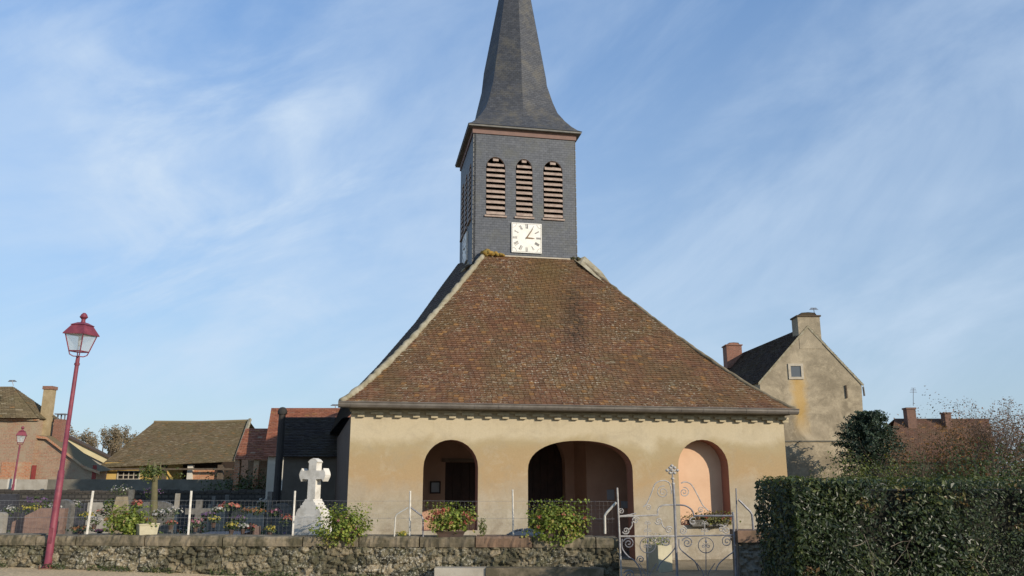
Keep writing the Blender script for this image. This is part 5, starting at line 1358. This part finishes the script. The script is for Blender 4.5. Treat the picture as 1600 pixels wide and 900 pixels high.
# ------------------------------------------------------------------ hedge
hedge_o = thing('laurel_hedge', (3.7, 10.8, -.3), 'tall clipped dark green laurel hedge filling the lower right corner', 'hedge')
HA = P(1238, 800, 10.7); HA = V((HA.x, 10.7, 0)); HC = P(1187, 800, 12.5); HC = V((HC.x, 12.5, 0)); HB = HA + V((cos(radians(16)), sin(radians(16)), 0)) * 11
ztop = 1.72; zbot = -.5
ux = (HB - HA).normalized(); uy = V((-ux.y, ux.x, 0)); dn = HC - HA
mb = MB()
ins = .34
a0 = HA + ux * ins + uy * ins + Zv * zbot
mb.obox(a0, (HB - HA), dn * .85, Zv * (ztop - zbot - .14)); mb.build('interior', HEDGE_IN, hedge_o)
mb = MB(); LH = 11
fz = lambda a, z: .07 * noise.noise(V((a * 1.1, z * 1.3, 0))) + .05 * noise.noise(V((a * 3.7, z * 3.7, 2)))
for _ in range(44000):
    s_ = LH * R() ** 1.25; z = U(zbot, ztop); dd = fz(s_, z) + U(-.12, .07)
    hole = noise.noise(V((s_ * 1.0 + 4, z * 1.5, 7)))
    if hole > .33 and R() < .75: continue
    sz = (.075 if s_ < 2.5 else .058) * (1.15 if hole < -.1 else .9)
    p = HA + ux * s_ - uy * dd + Zv * z
    nz_ = noise.noise(V((s_ * 1.3, z * 1.6, 9))); cv = max(0, min(.999, R() * .75 + .25 * (nz_ + .5)))
    if noise.noise(V((s_ * 2.1 + 3, z * 2.4, 1))) > .45 and R() < .5: cv = .97 + .03 * R()
    leaf(mb, p, -uy * 1.0 + Zv * .45 + rv() * .85, sz * U(.7, 1.2), 0, .5, (cv, R(), R()))
for _ in range(6500):   # left end
    t_ = R(); z = U(zbot, ztop); dd = fz(t_ * 2 + 20, z) + U(-.10, .07)
    p = HA + dn * t_ - ux * dd + Zv * z; leaf(mb, p, -ux + Zv * .4 + rv() * .85, .07, 0, .5)
mb.build('foliage', HEDGE_L, hedge_o)
mb = MB()
for _ in range(12000):
    s_ = U(-.05, LH); t_ = R(); p = HA + ux * s_ + dn * t_ + Zv * (ztop + U(-.1, .035) + .03 * noise.noise(V((s_ * 2, t_ * 2, 0))))
    leaf(mb, p, Zv + rv() * .8, .055, 0, .5)
mb.build('clipped_top', HEDGE_TOP, hedge_o)
for k in range(15):
    mb = MB(); s_ = U(.15, 1.6) if k < 12 else U(1.5, 5); p = HA + ux * s_ - uy * U(.10, .18) + Zv * U(-.1, 1.1)
    branches(mb, p, ux * U(-.6, .9) + Zv * U(-.9, 1) - uy * .1, U(.14, .26), .005, 2, .6, None, 0, 2, 4, 4, .7)
    mb.build('bare_twig', TWIG, hedge_o)

# ------------------------------------------------------------------ trees and shrubs at right
def conifer(u, vt, vb, Y, rad, label, mat):
    b = P(u, vb, Y); b.z = -.05; tp = P(u, vt, Y); H_ = tp.z - b.z
    o = thing('conifer', b, label, 'tree')
    mb = MB(); mb.tube([b, b + Zv * H_ * .5, b + Zv * H_ * .93], [.16, .1, .02], 7); mb.build('trunk', BARK, o)
    mb = MB()
    for k in range(480):
        f = R() ** .9; z = b.z + H_ * (.08 + .9 * f); rr = rad * (1 - .5 * f ** 3.0) * (1 + .5 * noise.noise(V((f * 3.2, R() * 6, u * .1)))) * U(.7, 1.12); an = U(0, 2 * pi)
        if f > .9: rr *= .9
        d = V((cos(an), sin(an), 0)); n = 50
        for i in range(n):
            t_ = (i + 1) / n; side = V((-d.y, d.x, 0)) * U(-1, 1) * .28 * (1.15 - t_)
            p = V((b.x, b.y, z)) + d * rr * t_ + side + Zv * (.22 * t_ * t_ - .22 * t_ + U(-.05, .05))
            leaf(mb, p + Zv * U(-.08, .08), Zv * .5 + rv() - d * .2, .15, 0, .45)
    mb.build('crown', mat, o); return o
conifer(1364, 640, 745, 41.6, 1.75, 'dark blue green conifer in front of the tall gabled house', CONIF)
def shrub(name, u, vt, vb, Y, w, label, mats, n=1500, size=.12, cat='shrub', lump=.5, group='shrubs behind the hedge', base=0.0):
    tp = P(u, vt, Y); h = tp.z - base; o = thing(name, (tp.x, Y, base), label, cat, group)
    mb = MB(); tips = []
    for k in range(5): branches(mb, V((tp.x + U(-.2, .2), Y, base)), V((U(-.6, .6), U(-.4, .4), 1)), h * .45, .03, 2, .6, tips, .1, 3, 3, 4)
    mb.build('stem', BARK, o)
    mb = MB(); blob_leaves(mb, V((tp.x, Y, base + h * .52)), (w, w * .7, h * .5), n, size, 0, .4, .15, .6, lump, seed=u * .07); mb.build('foliage', mats, o)
    return o
shrub('shrub', 1330, 700, 745, 27, .9, 'light green shrub under the conifer behind the hedge', SHRUB_Y, 1300, .09)
shrub('shrub', 1372, 712, 745, 26, 1.1, 'mid green shrub behind the hedge, right of the light green one', SHRUB_Y, 1700, .08)
shrub('shrub', 1285, 728, 745, 30, .6, 'small dark shrub at the foot of the tall gabled house', SHRUB, 700, .09)
shrub('shrub', 1430, 708, 745, 27, 1.0, 'dark green shrub below the brown tiled roof', SHRUB, 1600, .09)
shrub('shrub', 1500, 690, 745, 28, 1.3, 'dense dark green shrub left of the bare tree', SHRUB, 2200, .10)
shrub('shrub', 1575, 690, 745, 26, 1.3, 'dark green shrub at the right picture edge', SHRUB, 2400, .10)
shrub('autumn_shrub', 1466, 672, 745, 36, 1.7, 'airy rust brown autumn shrub in front of the brown roof', AUTUMN, 4200, .09, lump=.9)
shrub('autumn_shrub', 1402, 672, 745, 38, 1.0, 'orange brown autumn shrub right of the conifer', AUTUMN, 600, .10, lump=.9)
shrub('autumn_shrub', 1530, 648, 745, 34, 1.9, 'brown autumn shrub with orange leaves behind the bare tree', AUTUMN, 8500, .10, lump=.9)
shrub('autumn_shrub', 1605, 650, 745, 34, 1.9, 'rust autumn shrub at the far right edge', AUTUMN, 8500, .10, lump=.9)
shrub('shrub', 1415, 706, 745, 46, 1.5, 'far dark shrub below the left end of the brown roof', SHRUB, 1400, .12)
shrub('shrub', 1465, 712, 745, 46, 1.6, 'far shrub below the middle of the brown roof', SHRUB, 1400, .12)
shrub('shrub', 1525, 704, 745, 45, 1.8, 'far dark shrub below the right end of the brown roof', SHRUB, 1800, .12)
def bare_tree(name, u, vt, Y, label, depth, leafmat, nl, size, rad=.12, lean=(0, 0), spread=.55, frac=.36, group=None, up=.15, n=3, shrink=.72, trunks=1):
    tp = P(u, vt, Y); H_ = tp.z; b = V((P(u, 740, Y).x, Y, -.05)); o = thing(name, b, label, 'tree', group)
    mb = MB(); tips = []
    for _ in range(trunks):
        q = b + V((U(-.3, .3) * (trunks > 1), U(-.3, .3) * (trunks > 1), 0))
        branches(mb, q, V((lean[0] + U(-.25, .25) * (trunks > 1), lean[1], 1)), H_ * frac, rad, depth, spread, tips, up, n, 3, 6, shrink)
    top_ = sorted(t.z for t in tips)[-max(1, len(tips) // 60)]; kk = H_ / (top_ - b.z)
    sc_ = lambda p: V((b.x + (p[0] - b.x) * kk, b.y + (p[1] - b.y) * kk, b.z + (p[2] - b.z) * kk))
    mb.v = [tuple(sc_(p)) for p in mb.v]; tips = [sc_(p) for p in tips]
    mb.build('trunk', BARK, o)
    mb = MB()
    for _ in range(nl):
        q = random.choice(tips); leaf(mb, q + rv() * size * 1.5, rv() + Zv * .3, size, 0, .7)
    mb.build('crown', leafmat, o); return o
bare_tree('plum_tree', 1548, 628, 30, 'nearly bare tree with dry purplish leaves against the sky at right', 6, PURPLEL, 2200, .055, .17, (-.05, 0), .7, .33, None, .12, trunks=2)
bare_tree('plum_tree', 1600, 622, 31, 'second nearly bare purplish leaved tree at the right picture edge', 6, PURPLEL, 1600, .055, .16, (0, 0), .7, .33, None, .12)
bare_tree('sapling', 1462, 640, 33, 'thin bare sapling rising above the brown roof', 4, PURPLEL, 70, .07, .04, (-.1, 0), .5, .45, None, .3)
# far poplars left
fm = PALEAUT
for k, (u, vt) in enumerate(((125, 668), (152, 668), (175, 668), (200, 670), (110, 680), (188, 676))):
    lab = ['hazy autumn tree left of the far row behind the maroon lamp', 'second hazy autumn tree of the far row', 'middle hazy autumn tree of the far row, greyish', 'last hazy autumn tree of the far row beside the barn roof', 'low hazy tree at the left foot of the far row', 'low greyish tree in the gap of the far row'][k]
    bare_tree('far_tree', u, vt, 105 + k * 3, lab, 4, fm, 1700, .22, .30, (0, 0), .6, .36, 'distant autumn trees', .3)
# young mossy tree in the graveyard
ym = thing('young_tree', (P(241, 800, 19).x, 19, 0), 'thin mossy tree trunk with ivy at its top in the graveyard', 'tree')
b = P(239, 830, 19); mb = MB(); b.z = -.05; mb.tube([b, P(240, 800, 19), P(241, 770, 19), P(243, 735, 19), P(241, 722, 19)], [.11, .09, .075, .055, .03], 8)
for sgn in (-1, 1): mb.tube([P(242, 742, 19), P(242 + sgn * 8, 733, 19), P(242 + sgn * 10, 722, 19)], [.03, .02, .01], 5)
mb.build('trunk', MOSSBARK, ym, True)
mb = MB(); blob_leaves(mb, P(238, 737, 19), (.28, .25, .2), 420, .06, 0, .4, .2, .7, .6); mb.build('crown', SHRUB_Y, ym)
# hedge rows by the grey wall
shrub('shrub', 372, 735, 765, 41, 1.6, 'dark clipped shrub in front of the terracotta shed', SHRUB, 1200, .14, group='shrubs behind the graveyard')
shrub('shrub', 397, 738, 765, 40, 1.1, 'dark green shrub left of the white pillar', SHRUB, 900, .14, group='shrubs behind the graveyard')
shrub('shrub', 230, 738, 750, 46, .55, 'green shrub against the yellow barn wall', SHRUB_Y, 700, .14, group='shrubs behind the graveyard')
shrub('shrub', 276, 737, 750, 47, .9, 'yellowing shrub under the barn eave', SHRUB_Y, 600, .14, group='shrubs behind the graveyard')
